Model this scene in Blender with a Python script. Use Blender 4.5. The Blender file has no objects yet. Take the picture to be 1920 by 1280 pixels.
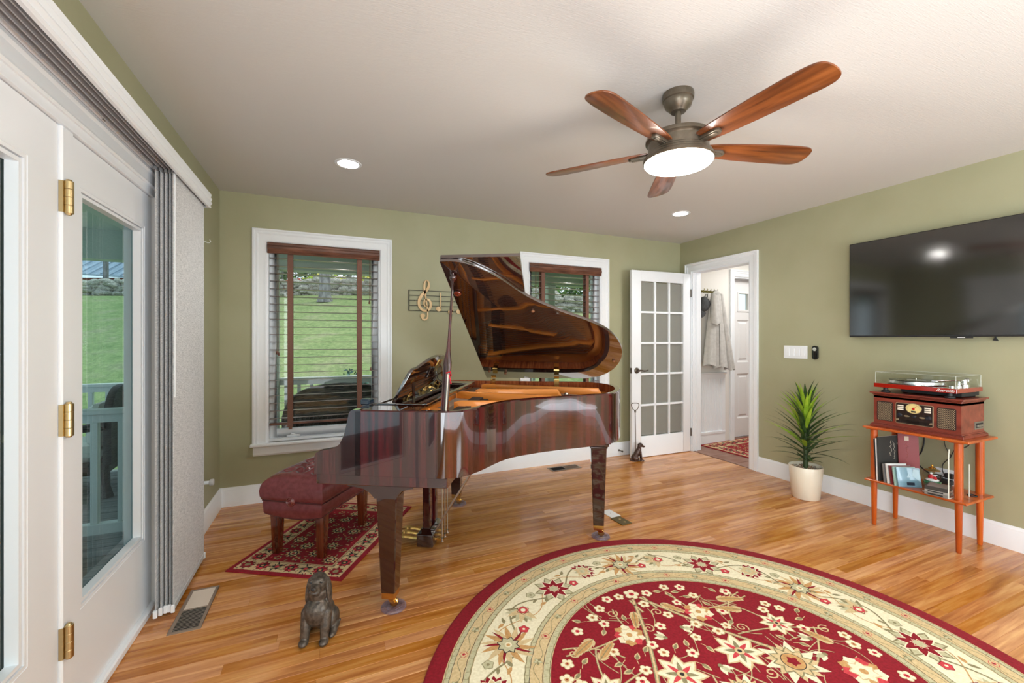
import bpy, bmesh, math, random
from math import sin, cos, pi, radians, atan2, hypot, sqrt
from mathutils import Vector, Matrix, Euler, noise
random.seed(7)
sc = bpy.context.scene
COL = sc.collection

# ------------------------------------------------------------------ camera, world, lights, exposure
cam_d = bpy.data.cameras.new('camera'); cam = bpy.data.objects.new('camera', cam_d); COL.objects.link(cam)
cam_d.sensor_width = 36.0; cam_d.lens = 797.3/1920*36.0
cam_d.shift_x = 0.0; cam_d.shift_y = -(640-636)/1920
cam_d.clip_start = 0.02; cam_d.clip_end = 300
cam.location = (0, 0, 1.293); cam.rotation_euler = (radians(90), 0, -0.4048)
sc.camera = cam
sc.view_settings.view_transform = 'Standard'; sc.view_settings.look = 'None'
sc.view_settings.exposure = 0.92; sc.view_settings.gamma = 1.0; sc.view_settings.use_curve_mapping = False
sc.cycles.use_denoising = True
sc.cycles.max_bounces = 10; sc.cycles.diffuse_bounces = 5; sc.cycles.glossy_bounces = 5
sc.cycles.transparent_max_bounces = 24; sc.cycles.transmission_bounces = 8
sc.cycles.sample_clamp_indirect = 4.0; sc.cycles.caustics_reflective = False; sc.cycles.caustics_refractive = False

world = bpy.data.worlds.new('overcast_sky'); sc.world = world; world.use_nodes = True
wn = world.node_tree; bg = wn.nodes['Background']
bg.inputs[0].default_value = (0.80, 0.90, 1.0, 1); bg.inputs[1].default_value = .75

def lamp(name, kind, loc, energy, color=(1,1,1), rot=(0,0,0), size=None, size_y=None, **kw):
    d = bpy.data.lights.new(name, kind); d.energy = energy; d.color = color
    if kind == 'AREA':
        d.shape = 'RECTANGLE' if size_y else 'DISK'; d.size = size
        if size_y: d.size_y = size_y
    elif size is not None and kind != 'SUN': d.shadow_soft_size = size
    for k, v in kw.items(): setattr(d, k, v)
    o = bpy.data.objects.new(name, d); o.location = loc; o.rotation_euler = rot; COL.objects.link(o); return o
lamp('sun', 'SUN', (6, 8, 12), 1.0, (1, .96, .88), (radians(-8), radians(28), 0), angle=radians(12))
# added fill lights behind the camera, standing in for daylight and a flash
lamp('rear_fill', 'AREA', (2.62, -2.93, 1.25), 98, (.82, .91, 1.0), (radians(104), 0, 0), 2.1, 1.7)
lamp('left_rear_fill', 'AREA', (-.72, -1.5, 1.15), 62, (.84, .92, 1.0), (0, radians(-90), 0), 1.9, 2.4)  # added side fill; the wall has no opening here
lamp('ceiling_fill', 'AREA', (1.3, -1.35, .45), 54, (.84, .91, 1.0), (radians(180), 0, 0), 3.4, 2.4)  # added fill aimed up to brighten the ceiling

# ------------------------------------------------------------------ materials
MATS = {}
def mat(name, col=(.8,.8,.8), rough=.5, metal=0.0, coat=0.0, ior=1.5, alpha=None, emit=None, estr=0.0, spec=None, sheen=0.0, trans=0.0, coat_rough=.03):
    if name in MATS: return MATS[name]
    m = bpy.data.materials.new(name); m.use_nodes = True; b = m.node_tree.nodes['Principled BSDF']
    b.inputs['Base Color'].default_value = (*col, 1); b.inputs['Roughness'].default_value = rough
    b.inputs['Metallic'].default_value = metal; b.inputs['Coat Weight'].default_value = coat; b.inputs['Coat Roughness'].default_value = coat_rough
    b.inputs['IOR'].default_value = ior
    if sheen: b.inputs['Sheen Weight'].default_value = sheen
    if trans: b.inputs['Transmission Weight'].default_value = trans
    if emit: b.inputs['Emission Color'].default_value = (*emit, 1); b.inputs['Emission Strength'].default_value = estr
    m.diffuse_color = (*col, 1); MATS[name] = m; return m
def N(m, t): return m.node_tree.nodes.new(t)
def L(m, a, b): m.node_tree.links.new(a, b)
def bsdf(m): return m.node_tree.nodes['Principled BSDF']
def srgb(r, g, b):
    f = lambda c: (c/255/12.92) if c/255 <= .04045 else ((c/255+.055)/1.055)**2.4
    return (f(r), f(g), f(b))
def coords(m, scale=(1,1,1), kind='Object', rot=(0,0,0), rnd=False):
    tc = N(m, 'ShaderNodeTexCoord'); mp = N(m, 'ShaderNodeMapping'); mp.inputs['Scale'].default_value = scale; mp.inputs['Rotation'].default_value = rot
    L(m, tc.outputs[kind], mp.inputs[0])
    if rnd:
        oi = N(m, 'ShaderNodeObjectInfo'); ml = N(m, 'ShaderNodeMath'); ml.operation = 'MULTIPLY'; ml.inputs[1].default_value = 53.0
        L(m, oi.outputs['Random'], ml.inputs[0]); cb = N(m, 'ShaderNodeCombineXYZ')
        for i in range(3): L(m, ml.outputs[0], cb.inputs[i])
        L(m, cb.outputs[0], mp.inputs['Location'])
    return mp.outputs[0]
def ramp(m, fac, stops):
    r = N(m, 'ShaderNodeValToRGB'); e = r.color_ramp.elements
    while len(e) < len(stops): e.new(.5)
    for i, (p, c) in enumerate(stops): e[i].position = p; e[i].color = (*c, 1)
    L(m, fac, r.inputs[0]); return r.outputs[0]
def noise_t(m, vec, scale=5, detail=3, rough=.5, dist=0):
    n = N(m, 'ShaderNodeTexNoise'); n.inputs['Scale'].default_value = scale; n.inputs['Detail'].default_value = detail
    n.inputs['Roughness'].default_value = rough; n.inputs['Distortion'].default_value = dist; L(m, vec, n.inputs['Vector']); return n.outputs['Fac']
def bump(m, h, strength=.2, dist=.002):
    b = N(m, 'ShaderNodeBump'); b.inputs['Strength'].default_value = strength; b.inputs['Distance'].default_value = dist
    L(m, h, b.inputs['Height']); L(m, b.outputs[0], bsdf(m).inputs['Normal'])
def noisy(name, c1, c2, scale=8, rough=.5, stretch=(1,1,1), bmp=0.0, bd=.002, detail=3, lo=.35, hi=.65, **kw):
    if name in MATS: return MATS[name]
    m = mat(name, c1, rough, **kw); v = coords(m, stretch); f = noise_t(m, v, scale, detail)
    L(m, ramp(m, f, [(lo, c1), (hi, c2)]), bsdf(m).inputs['Base Color'])
    if bmp: bump(m, f, bmp, bd)
    return m
def wood(name, dark, mid, light, axis='x', scale=3.0, rough=.3, stretch=12.0, rnd=False, coat=0.0, tone=0.0, bmp=.05, ior=1.5, coat_rough=.03):
    """long-grained wood: stretched noise plus wavy figure, optional per-object tone"""
    if name in MATS: return MATS[name]
    m = mat(name, mid, rough, coat=coat, ior=ior, coat_rough=coat_rough)
    s = {'x': (1, stretch, stretch), 'y': (stretch, 1, stretch), 'z': (stretch, stretch, 1)}[axis]
    v = coords(m, s, rnd=rnd); f1 = noise_t(m, v, scale, 4, .6, .6)
    s2 = tuple(q*.35 for q in s); v2 = coords(m, s2, rnd=rnd)
    f2 = noise_t(m, v2, scale, 2, .5, 2.2)
    mx = N(m, 'ShaderNodeMix'); mx.data_type = 'FLOAT'; mx.inputs[0].default_value = .5; L(m, f1, mx.inputs[2]); L(m, f2, mx.inputs[3])
    c = ramp(m, mx.outputs[0], [(.36, dark), (.5, mid), (.64, light)])
    if tone:
        oi = N(m, 'ShaderNodeObjectInfo'); mr = N(m, 'ShaderNodeMapRange'); mr.inputs['To Min'].default_value = 1-tone; mr.inputs['To Max'].default_value = 1+tone
        L(m, oi.outputs['Random'], mr.inputs[0]); hs = N(m, 'ShaderNodeHueSaturation'); L(m, mr.outputs[0], hs.inputs['Value'])
        mr2 = N(m, 'ShaderNodeMapRange'); mr2.inputs['To Min'].default_value = 1+tone*.5; mr2.inputs['To Max'].default_value = 1-tone*.6
        L(m, oi.outputs['Random'], mr2.inputs[0]); L(m, mr2.outputs[0], hs.inputs['Saturation']); L(m, c, hs.inputs['Color']); c = hs.outputs[0]
    L(m, c, bsdf(m).inputs['Base Color'])
    if bmp: bump(m, f1, bmp, .001)
    return m
def glass(name, tint=(1,1,1), ior=1.5, rough=0.0, haze=0.0, hcol=(.55,.55,.52)):
    """thin pane: transparent with fresnel reflection"""
    if name in MATS: return MATS[name]
    m = bpy.data.materials.new(name); m.use_nodes = True; nt = m.node_tree; nt.nodes.clear()
    o = nt.nodes.new('ShaderNodeOutputMaterial'); t = nt.nodes.new('ShaderNodeBsdfTransparent'); g = nt.nodes.new('ShaderNodeBsdfGlossy')
    f = nt.nodes.new('ShaderNodeFresnel'); f.inputs[0].default_value = ior; mx = nt.nodes.new('ShaderNodeMixShader')
    t.inputs[0].default_value = (*tint, 1); g.inputs['Roughness'].default_value = rough
    gm = nt.nodes.new('ShaderNodeNewGeometry'); iv = nt.nodes.new('ShaderNodeMath'); iv.operation = 'SUBTRACT'; iv.inputs[0].default_value = 1; ml = nt.nodes.new('ShaderNodeMath'); ml.operation = 'MULTIPLY'
    nt.links.new(gm.outputs['Backfacing'], iv.inputs[1]); nt.links.new(iv.outputs[0], ml.inputs[0]); nt.links.new(f.outputs[0], ml.inputs[1]); nt.links.new(ml.outputs[0], mx.inputs[0]); nt.links.new(t.outputs[0], mx.inputs[1]); nt.links.new(g.outputs[0], mx.inputs[2])
    out = mx.outputs[0]
    if haze:
        d = nt.nodes.new('ShaderNodeBsdfDiffuse'); d.inputs[0].default_value = (*hcol,1); m2 = nt.nodes.new('ShaderNodeMixShader'); m2.inputs[0].default_value = haze
        nt.links.new(out, m2.inputs[1]); nt.links.new(d.outputs[0], m2.inputs[2]); out = m2.outputs[0]
    nt.links.new(out, o.inputs[0]); MATS[name] = m; return m

WALL = noisy('sage_green_wall_paint', srgb(163,162,130), srgb(167,166,135), 3, .55)
bump(WALL, noise_t(WALL, coords(WALL), 260, 2), .06, .001)
CEIL = mat('ceiling_texture_paint', srgb(212,211,208), .85)
_v = coords(CEIL, (3, 26, 1)); bump(CEIL, noise_t(CEIL, _v, 6, 4, .6, 1.2), .22, .005)
TRIM = mat('white_trim_paint', srgb(238,242,246), .35)
WHITE = mat('white_paint', srgb(230,230,230), .4)
HALLW = mat('hall_wall_paint', srgb(228,225,219), .6)
OAK = wood('oak_strip_floor', srgb(164,98,46), srgb(196,130,68), srgb(218,160,94), 'x', 2.6, .26, 14, rnd=True, tone=.20, coat=.3, bmp=.03, coat_rough=.14)
PIANO = mat('polished_mahogany', srgb(66,24,20), .08, coat=1.0, ior=1.55, coat_rough=.015)
_v = coords(PIANO, (16, 16, .35)); _f = noise_t(PIANO, _v, 2.2, 4, .6)
L(PIANO, ramp(PIANO, _f, [(.3, srgb(34,12,12)), (.5, srgb(48,15,15)), (.58, srgb(82,17,22)), (.66, srgb(50,19,18))]), bsdf(PIANO).inputs['Base Color'])
LIDM = mat('polished_mahogany_lid', srgb(66,30,22), .06, coat=1.0, ior=1.9, coat_rough=.01)
_v = coords(LIDM, (1, 10, 10)); _f = noise_t(LIDM, _v, 2.2, 4, .6)
L(LIDM, ramp(LIDM, _f, [(.3, srgb(32,16,13)), (.7, srgb(54,27,19))]), bsdf(LIDM).inputs['Base Color'])
PLEG = mat('plain_polished_brown', srgb(44,19,16), .08, coat=1.0, coat_rough=.02)
PDARK = mat('dark_polished_wood', srgb(34,14,12), .08, coat=1.0, coat_rough=.02)
VENEER = wood('striped_inner_veneer', srgb(120,48,22), srgb(160,78,38), srgb(190,105,58), 'z', 9, .15, 10, coat=.8)
PLATE = mat('bronze_gold_iron_plate', srgb(232,140,50), .34, metal=.25, coat=.3)
SBOARD = wood('spruce_soundboard', srgb(176,110,56), srgb(200,136,76), srgb(214,156,98), 'x', 4, .3, 14)
STEEL = mat('piano_wire', (.62,.58,.52), .3, metal=1.0)
BRASS = mat('polished_brass', srgb(222,178,104), .16, metal=1.0)
ABRASS = mat('satin_brass', srgb(200,178,132), .32, metal=1.0)
BLACK = mat('black_gloss', (.008,.008,.009), .12, coat=.5)
MBLACK = mat('matte_black', (.016,.016,.017), .55)
DFELT = mat('damper_black', (.02,.018,.018), .5)
LEATHER = noisy('oxblood_leather', srgb(104,44,48), srgb(118,54,58), 40, .26, bmp=.05, bd=.0006, coat=.3)
LEGW = wood('bench_leg_wood', srgb(58,20,10), srgb(96,38,18), srgb(120,54,26), 'z', 3, .16, 10, coat=.7)
ACRYL = glass('clear_acrylic', (.86,.82,.90), 1.6, .05, .16, (.5,.45,.6))
BLINDW = wood('brown_blind_wood', srgb(74,46,36), srgb(104,66,50), srgb(132,88,68), 'x', 5, .32, 10)
SLAT = mat('blind_slat', srgb(112,100,96), .28, coat=.3)  # greyed so the colour carries the window haze
TAPE = noisy('brown_ladder_tape', srgb(112,78,64), srgb(126,90,76), 120, .8)
for _m in (PIANO, LIDM, PLEG, PDARK): bsdf(_m).inputs['Coat IOR'].default_value = 1.75
bsdf(LIDM).inputs['Coat IOR'].default_value = 2.3; bsdf(PIANO).inputs['Coat IOR'].default_value = 1.52; bsdf(PLEG).inputs['Coat IOR'].default_value = 1.5
GLASS = glass('window_glass', (.94,.97,.96))
DGLASS = glass('patio_door_glass', (.80,.92,.92), 1.55)
BRONZE = noisy('oil_rubbed_bronze', srgb(78,68,58), srgb(92,82,70), 30, .38, metal=.6)
FIGB = noisy('dark_bronze_cast', srgb(62,54,48), srgb(104,94,84), 60, .36, metal=.35, bmp=.5, bd=.002, detail=6)
CHERRY = wood('cherry_stand_wood', srgb(150,60,14), srgb(186,84,22), srgb(206,104,36), 'z', 2, .3, 8, coat=.3)
CHERRYX = wood('cherry_board_wood', srgb(150,60,16), srgb(182,84,26), srgb(204,106,44), 'y', 2, .3, 8, coat=.3)
BLADE = wood('fan_blade_walnut', srgb(78,38,18), srgb(122,66,30), srgb(152,88,44), 'x', 2.2, .3, 12, coat=.3)

# ------------------------------------------------------------------ mesh builder
def tag(o, label=None, cat=None, group=None, kind=None):
    if label: o['label'] = label
    if cat: o['category'] = cat
    if group: o['group'] = group
    if kind: o['kind'] = kind
    return o
def thing(name, label, cat, loc=(0,0,0), rz=0.0, group=None, rot=None):
    o = bpy.data.objects.new(name, None); COL.objects.link(o); o.empty_display_size = .05
    o.location = loc; o.rotation_euler = rot if rot else (0, 0, rz)
    return tag(o, label, cat, group)
class MB:
    def __init__(s): s.v = []; s.f = []; s.m = []; s.mi = 0; s.M = None
    def add(s, vs, fs):
        b = len(s.v)
        if s.M is not None: vs = [s.M @ Vector(q) for q in vs]
        s.v += [tuple(q) for q in vs]; s.f += [tuple(b+i for i in f) for f in fs]; s.m += [s.mi]*len(fs); return s
    def box(s, x0, x1, y0, y1, z0, z1):
        if x0 > x1: x0, x1 = x1, x0
        if y0 > y1: y0, y1 = y1, y0
        if z0 > z1: z0, z1 = z1, z0
        return s.add([(x0,y0,z0),(x1,y0,z0),(x1,y1,z0),(x0,y1,z0),(x0,y0,z1),(x1,y0,z1),(x1,y1,z1),(x0,y1,z1)],
              [(0,3,2,1),(4,5,6,7),(0,1,5,4),(1,2,6,5),(2,3,7,6),(3,0,4,7)])
    def cbox(s, x0, x1, y0, y1, z0, z1, c=.003):
        """box with chamfered edges all round the top and the four uprights"""
        p = [(x0+c,y0),(x1-c,y0),(x1,y0+c),(x1,y1-c),(x1-c,y1),(x0+c,y1),(x0,y1-c),(x0,y0+c)]
        q = [(min(max(x,x0+c),x1-c), min(max(y,y0+c),y1-c)) for x, y in p]
        n = 8; vs = [(x,y,z0+c) for x,y in p]+[(x,y,z1-c) for x,y in p]+[(x,y,z1) for x,y in q]+[(x,y,z0) for x,y in q]
        fs = [(i,(i+1)%n,n+(i+1)%n,n+i) for i in range(n)]+[(n+i,n+(i+1)%n,2*n+(i+1)%n,2*n+i) for i in range(n)]+[tuple(range(2*n,3*n))]
        fs += [((i+1)%n,i,3*n+i,3*n+(i+1)%n) for i in range(n)]+[tuple(range(4*n-1,3*n-1,-1))]
        return s.add(vs, fs)
    def prism(s, poly, h0, h1, plane='xy'):
        """extrude a closed 2D outline; plane gives which axes the outline uses"""
        area = sum(poly[i][0]*poly[(i+1)%len(poly)][1]-poly[(i+1)%len(poly)][0]*poly[i][1] for i in range(len(poly)))
        if area < 0: poly = poly[::-1]
        n = len(poly)
        def P(a, b, h): return {'xy': (a,b,h), 'xz': (a,h,b), 'yz': (h,a,b)}[plane]
        vs = [P(a,b,h0) for a,b in poly]+[P(a,b,h1) for a,b in poly]
        fs = [tuple(range(n-1,-1,-1)), tuple(range(n,2*n))]+[(i,(i+1)%n,n+(i+1)%n,n+i) for i in range(n)]
        if (plane == 'xz') != (h1 < h0): fs = [f[::-1] for f in fs]
        return s.add(vs, fs)
    def wall(s, outer, inner, z0, z1):
        n = len(outer); vs = []
        for z in (z0, z1):
            vs += [(x,y,z) for x,y in outer]+[(x,y,z) for x,y in inner]
        fs = []
        for i in range(n):
            j = (i+1)%n
            fs += [(i,j,2*n+j,2*n+i),(n+j,n+i,3*n+i,3*n+j),(2*n+i,2*n+j,3*n+j,3*n+i),(j,i,n+i,n+j)]
        return s.add(vs, fs)
    def lathe(s, prof, seg=20, c=(0,0), axis='z', sx=1, sy=1, a0=0):
        n = len(prof); vs = []
        for k in range(seg):
            a = a0+2*pi*k/seg
            for r, z in prof:
                x, y = r*cos(a)*sx, r*sin(a)*sy
                vs.append({'z': (c[0]+x,c[1]+y,z), 'x': (z,c[0]+x,c[1]+y), 'y': (c[0]+y,z,c[1]+x)}[axis])
        fs = []
        for k in range(seg):
            k2 = (k+1)%seg
            for i in range(n-1): fs.append((k*n+i,k2*n+i,k2*n+i+1,k*n+i+1))
        if prof[0][0] > 1e-6: fs.append(tuple(k*n for k in range(seg-1,-1,-1)))
        if prof[-1][0] > 1e-6: fs.append(tuple(k*n+n-1 for k in range(seg)))
        return s.add(vs, fs)
    def tube(s, pts, r, seg=8, closed=False, rs=None, flat=None):
        pts = [Vector(p) for p in pts]; n = len(pts); vs = []; up = Vector((0,0,1)); prev = None
        for i, p in enumerate(pts):
            a = pts[i-1] if (i or closed) else pts[i]; b = pts[(i+1)%n] if (i < n-1 or closed) else pts[i]
            t = (b-a).normalized() if (b-a).length > 1e-9 else Vector((0,0,1))
            if prev is None: prev = t.cross(up if abs(t.z) < .9 else Vector((1,0,0))).normalized()
            prev = (prev - t*prev.dot(t)).normalized(); q = t.cross(prev); rr = rs[i] if rs else r
            for k in range(seg):
                an = 2*pi*k/seg; vs.append(p+prev*cos(an)*rr+q*sin(an)*rr*(flat or 1))
        fs = []
        for i in range(n if closed else n-1):
            j = (i+1)%n
            for k in range(seg): fs.append((i*seg+k,i*seg+(k+1)%seg,j*seg+(k+1)%seg,j*seg+k))
        if not closed: fs += [tuple(range(seg-1,-1,-1)), tuple((n-1)*seg+k for k in range(seg))]
        return s.add(vs, fs)
    def bar(s, a, b, w, h=None, up=(0,0,1)):
        a, b, up = Vector(a), Vector(b), Vector(up); t = (b-a).normalized(); sd = t.cross(up)
        if sd.length < 1e-4: sd = t.cross(Vector((1,0,0)))
        sd.normalize(); u = sd.cross(t); h = h or w; vs = []
        for p in (a, b):
            for i, j in ((-1,-1),(1,-1),(1,1),(-1,1)): vs.append(p+sd*i*w/2+u*j*h/2)
        return s.add(vs, [(0,1,2,3),(7,6,5,4),(1,0,4,5),(2,1,5,6),(3,2,6,7),(0,3,7,4)])
    def ball(s, c, r, seg=12, ring=8):
        rr = (r,r,r) if not hasattr(r, '__len__') else r; vs = [(c[0],c[1],c[2]-rr[2])]
        for i in range(1, ring):
            ph = -pi/2+pi*i/ring
            for k in range(seg): a = 2*pi*k/seg; vs.append((c[0]+rr[0]*cos(ph)*cos(a), c[1]+rr[1]*cos(ph)*sin(a), c[2]+rr[2]*sin(ph)))
        vs.append((c[0],c[1],c[2]+rr[2])); fs = []
        for k in range(seg):
            k2 = (k+1)%seg; fs.append((0,1+k2,1+k)); fs.append((len(vs)-1,1+(ring-2)*seg+k,1+(ring-2)*seg+k2))
            for i in range(ring-2): fs.append((1+i*seg+k,1+i*seg+k2,1+(i+1)*seg+k2,1+(i+1)*seg+k))
        return s.add(vs, fs)
    def grid(s, nx, ny, fn):
        vs = [fn(i/(nx-1), j/(ny-1)) for j in range(ny) for i in range(nx)]
        return s.add(vs, [(j*nx+i,j*nx+i+1,(j+1)*nx+i+1,(j+1)*nx+i) for j in range(ny-1) for i in range(nx-1)])
    def build(s, name, mats, parent=None, smooth=True, loc=None, rot=None, bevel=0.0, angle=35, kind=None, label=None):
        me = bpy.data.meshes.new(name); me.from_pydata(s.v, [], s.f)
        mats = mats if isinstance(mats, (list, tuple)) else [mats]
        for m in mats: me.materials.append(m)
        if len(mats) > 1:
            me.polygons.foreach_set('material_index', s.m)
        if bevel:
            bm = bmesh.new(); bm.from_mesh(me); bmesh.ops.remove_doubles(bm, verts=bm.verts, dist=1e-5)
            es = [e for e in bm.edges if len(e.link_faces) == 2 and e.calc_face_angle(0) > radians(30)]
            bmesh.ops.bevel(bm, geom=es, offset=bevel, segments=2, profile=.6, affect='EDGES', clamp_overlap=True); bm.to_mesh(me); bm.free()
        me.validate(); me.update()
        if smooth:
            me.shade_smooth(); me.set_sharp_from_angle(angle=radians(angle))
        o = bpy.data.objects.new(name, me); COL.objects.link(o)
        if parent: o.parent = parent
        if loc: o.location = loc
        if rot: o.rotation_euler = rot
        if kind: o['kind'] = kind
        if label: o['label'] = label
        return o
def struct(name, mb, m, parent=None, **kw):
    o = mb.build(name, m, parent, **kw); o['kind'] = 'structure'; return o
def shared(name, src, parent, loc=(0,0,0), rot=(0,0,0), scale=(1,1,1)):
    o = bpy.data.objects.new(name, src.data if hasattr(src, 'data') else src); COL.objects.link(o); o.parent = parent
    o.location = loc; o.rotation_euler = rot; o.scale = scale; return o
def copy_tree(o, parent=None):
    c = o.copy(); COL.objects.link(c)
    if parent: c.parent = parent; c.matrix_parent_inverse = o.matrix_parent_inverse.copy()
    for ch in list(o.children): copy_tree(ch, c)
    return c
def spline(pts, n=6, closed=False):
    """Catmull-Rom through 2D or 3D points"""
    P = [Vector(p) for p in pts]; out = []; m = len(P)
    for i in range(m if closed else m-1):
        p0 = P[(i-1)%m] if (closed or i) else P[0]*2-P[1]; p1 = P[i]; p2 = P[(i+1)%m]
        p3 = P[(i+2)%m] if (closed or i < m-2) else P[-1]*2-P[-2]
        for k in range(n):
            t = k/n; out.append(.5*((2*p1)+(-p0+p2)*t+(2*p0-5*p1+4*p2-p3)*t*t+(-p0+3*p1-3*p2+p3)*t**3))
    if not closed: out.append(P[-1])
    return [tuple(q) for q in out]
def inset(poly, d):
    """offset closed ccw outline inwards"""
    n = len(poly); out = []
    for i in range(n):
        a, b, c = Vector(poly[i-1]), Vector(poly[i]), Vector(poly[(i+1)%n])
        e1 = (b-a); e2 = (c-b)
        if e1.length < 1e-7: e1 = e2
        if e2.length < 1e-7: e2 = e1
        n1 = Vector((-e1.y, e1.x)).normalized(); n2 = Vector((-e2.y, e2.x)).normalized(); k = n1+n2
        k = k/max(.3, k.dot(n1)) if k.length > 1e-6 else n1
        out.append((b.x+k.x*d, b.y+k.y*d))
    return out
def text_mesh(s, size, name, m, parent, loc, rot, depth=.0004, shear=0.0, align='CENTER'):
    cu = bpy.data.curves.new('tmp', 'FONT'); cu.body = s; cu.size = size; cu.extrude = depth; cu.align_x = align; cu.align_y = 'CENTER'; cu.shear = shear
    t = bpy.data.objects.new('tmp', cu); COL.objects.link(t); dg = bpy.context.evaluated_depsgraph_get(); me = bpy.data.meshes.new_from_object(t.evaluated_get(dg))
    bpy.data.objects.remove(t); me.materials.clear(); me.materials.append(m); o = bpy.data.objects.new(name, me); COL.objects.link(o); o.parent = parent; o.location = loc; o.rotation_euler = rot; return o
def sculpt(name, parts, m, voxel=.004, smooth=6, parent=None, loc=(0,0,0), rot=(0,0,0), extra=None):
    """one continuous body: overlapping ellipsoids / tapered limbs fused by a voxel remesh and smoothed"""
    mb = MB()
    for p in parts:
        if p[0] == 'e':
            _, c, r, e = (p+((0,0,0),))[:4]; mb.M = Matrix.Translation(c) @ Euler(e).to_matrix().to_4x4(); mb.ball((0,0,0), r, 20, 14); mb.M = None
        elif p[0] == 't': mb.tube(p[1], 0, 12, rs=p[2]); [mb.ball(q, rr, 12, 8) for q, rr in zip(p[1], p[2])]
        elif p[0] == 'b': mb.M = Matrix.Translation(p[1]) @ Euler(p[3] if len(p) > 3 else (0,0,0)).to_matrix().to_4x4(); a, b, c = p[2]; mb.box(-a, a, -b, b, -c, c); mb.M = None
    o = mb.build('tmp', m); r = o.modifiers.new('r', 'REMESH'); r.mode = 'VOXEL'; r.voxel_size = voxel; r.use_smooth_shade = True
    s = o.modifiers.new('s', 'SMOOTH'); s.factor = .5; s.iterations = smooth
    dg = bpy.context.evaluated_depsgraph_get(); dg.update(); me = bpy.data.meshes.new_from_object(o.evaluated_get(dg)); bpy.data.objects.remove(o)
    me.materials.clear(); me.materials.append(m); me.shade_smooth(); o = bpy.data.objects.new(name, me); COL.objects.link(o); o.parent = parent; o.location = loc; o.rotation_euler = rot; return o
class Art:
    """flat woven / printed pattern as thin coloured shapes laid over one another"""
    def __init__(s, xf=None, z0=0.0, dz=.00025): s.mb = MB(); s.z = z0; s.dz = dz; s.xf = xf or (lambda x, y: (x, y)); s.lv = 0
    def level(s, k): s.lv = k; return s
    def poly(s, pts, mi, lv=0):
        s.n = (getattr(s,'n',0)+1) % 31; z = s.z+s.dz*(s.lv+lv)+s.n*6e-6; s.mb.mi = mi
        q = [s.xf(*p) for p in pts]; a = sum(q[i][0]*q[(i+1)%len(q)][1]-q[(i+1)%len(q)][0]*q[i][1] for i in range(len(q)))
        if a < 0: q = q[::-1]
        s.mb.add([(x,y,z) for x,y in q], [tuple(range(len(q)))])
    def disc(s, x, y, r, mi, lv=0, n=12): s.poly([(x+r*cos(2*pi*k/n), y+r*sin(2*pi*k/n)) for k in range(n)], mi, lv)
    def ribbon(s, pts, w, mi, lv=0, taper=False):
        n = len(pts); lft = []; rgt = []
        for i in range(n):
            a, b = pts[max(0,i-1)], pts[min(n-1,i+1)]; dx, dy = b[0]-a[0], b[1]-a[1]; l = hypot(dx,dy) or 1; ww = w/2*(1-.8*i/(n-1) if taper else 1)
            lft.append((pts[i][0]-dy/l*ww, pts[i][1]+dx/l*ww)); rgt.append((pts[i][0]+dy/l*ww, pts[i][1]-dx/l*ww))
        for i in range(n-1): s.poly([lft[i],rgt[i],rgt[i+1],lft[i+1]], mi, lv)
    def petal(s, x, y, a, l, w, mi, lv=0, tip=1.0, bend=0.0, base=0.0):
        out = []
        for sd in (1, -1):
            row = []
            for k in range(6):
                t = k/5; ww = w/2*sin(pi*min(1, t**.8))*(1 if t < 1 else 0); px = base+t*l; py = sd*ww+bend*t*t*l
                row.append((x+px*cos(a)-py*sin(a), y+px*sin(a)+py*cos(a)))
            out += row if sd == 1 else row[::-1][1:-1]
        s.poly(out, mi, lv)
    def flower(s, x, y, r, n, cols, a0=0.0, fat=1.0, lv=0, core=(.3,), corec=None, outline=None):
        for k in range(n):
            a = a0+2*pi*k/n; w = 2*pi*r*.62/n*fat
            if outline is not None: s.petal(x, y, a, r*1.1, w*1.28, outline, lv)
            s.petal(x, y, a, r, w, cols[k%len(cols)], lv+1)
        if corec:
            for c, ci in zip(core, corec): lv += 1; s.disc(x, y, r*c, ci, lv+1)
    def build(s, name, mats, parent, **kw): return s.mb.build(name, mats, parent, smooth=False, **kw)
# ------------------------------------------------------------------ room shell
XL, XR, YB, H = -.78, 3.863, 3.895, 2.44
YR = -3.0
fl = struct('floor', MB().box(XL-.02, XR+.02, YR, YB+.02, -.06, -.0065), mat('subfloor', srgb(52,28,12), .8))
rng = random.Random(3)
y = YB-.0572; row = 0
while y > .55:
    x = XL+.002; row += 1; first = True
    while x < XR-.01:
        ln = rng.choice((.55,.75,.95,1.15,1.35,1.6)) if not first else rng.uniform(.25, 1.3)
        first = False; x1 = min(x+ln, XR-.002)
        if XR-x1 < .2: x1 = XR-.002
        m = MB(); c = .0009; x0_ = x; y0_, y1_ = y+.0002, y+.0570
        m.add([(x0_,y0_,-.006),(x1,y0_,-.006),(x1,y1_,-.006),(x0_,y1_,-.006),(x0_,y0_,-c),(x1,y0_,-c),(x1,y1_,-c),(x0_,y1_,-c),
               (x0_+c,y0_+c,0),(x1-c,y0_+c,0),(x1-c,y1_-c,0),(x0_+c,y1_-c,0)],
              [(0,1,5,4),(1,2,6,5),(2,3,7,6),(3,0,4,7),(4,5,9,8),(5,6,10,9),(6,7,11,10),(7,4,8,11),(8,9,10,11)])
        m.build('plank', OAK, fl, smooth=False); x = x1+.0003
    y -= .0572
m = MB()
while y > YR:
    x = XL
    while x < XR:
        x1 = min(x+1.6, XR); m.box(x, x1-.0005, y+.0002, y+.057, -.006, 0); x = x1
    y -= .0572
m.build('rear_planks', OAK, fl, smooth=False, kind='stuff')
struct('ceiling', MB().box(XL-.1, XR+.1, YR, YB+.1, H, H+.1), CEIL)

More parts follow.
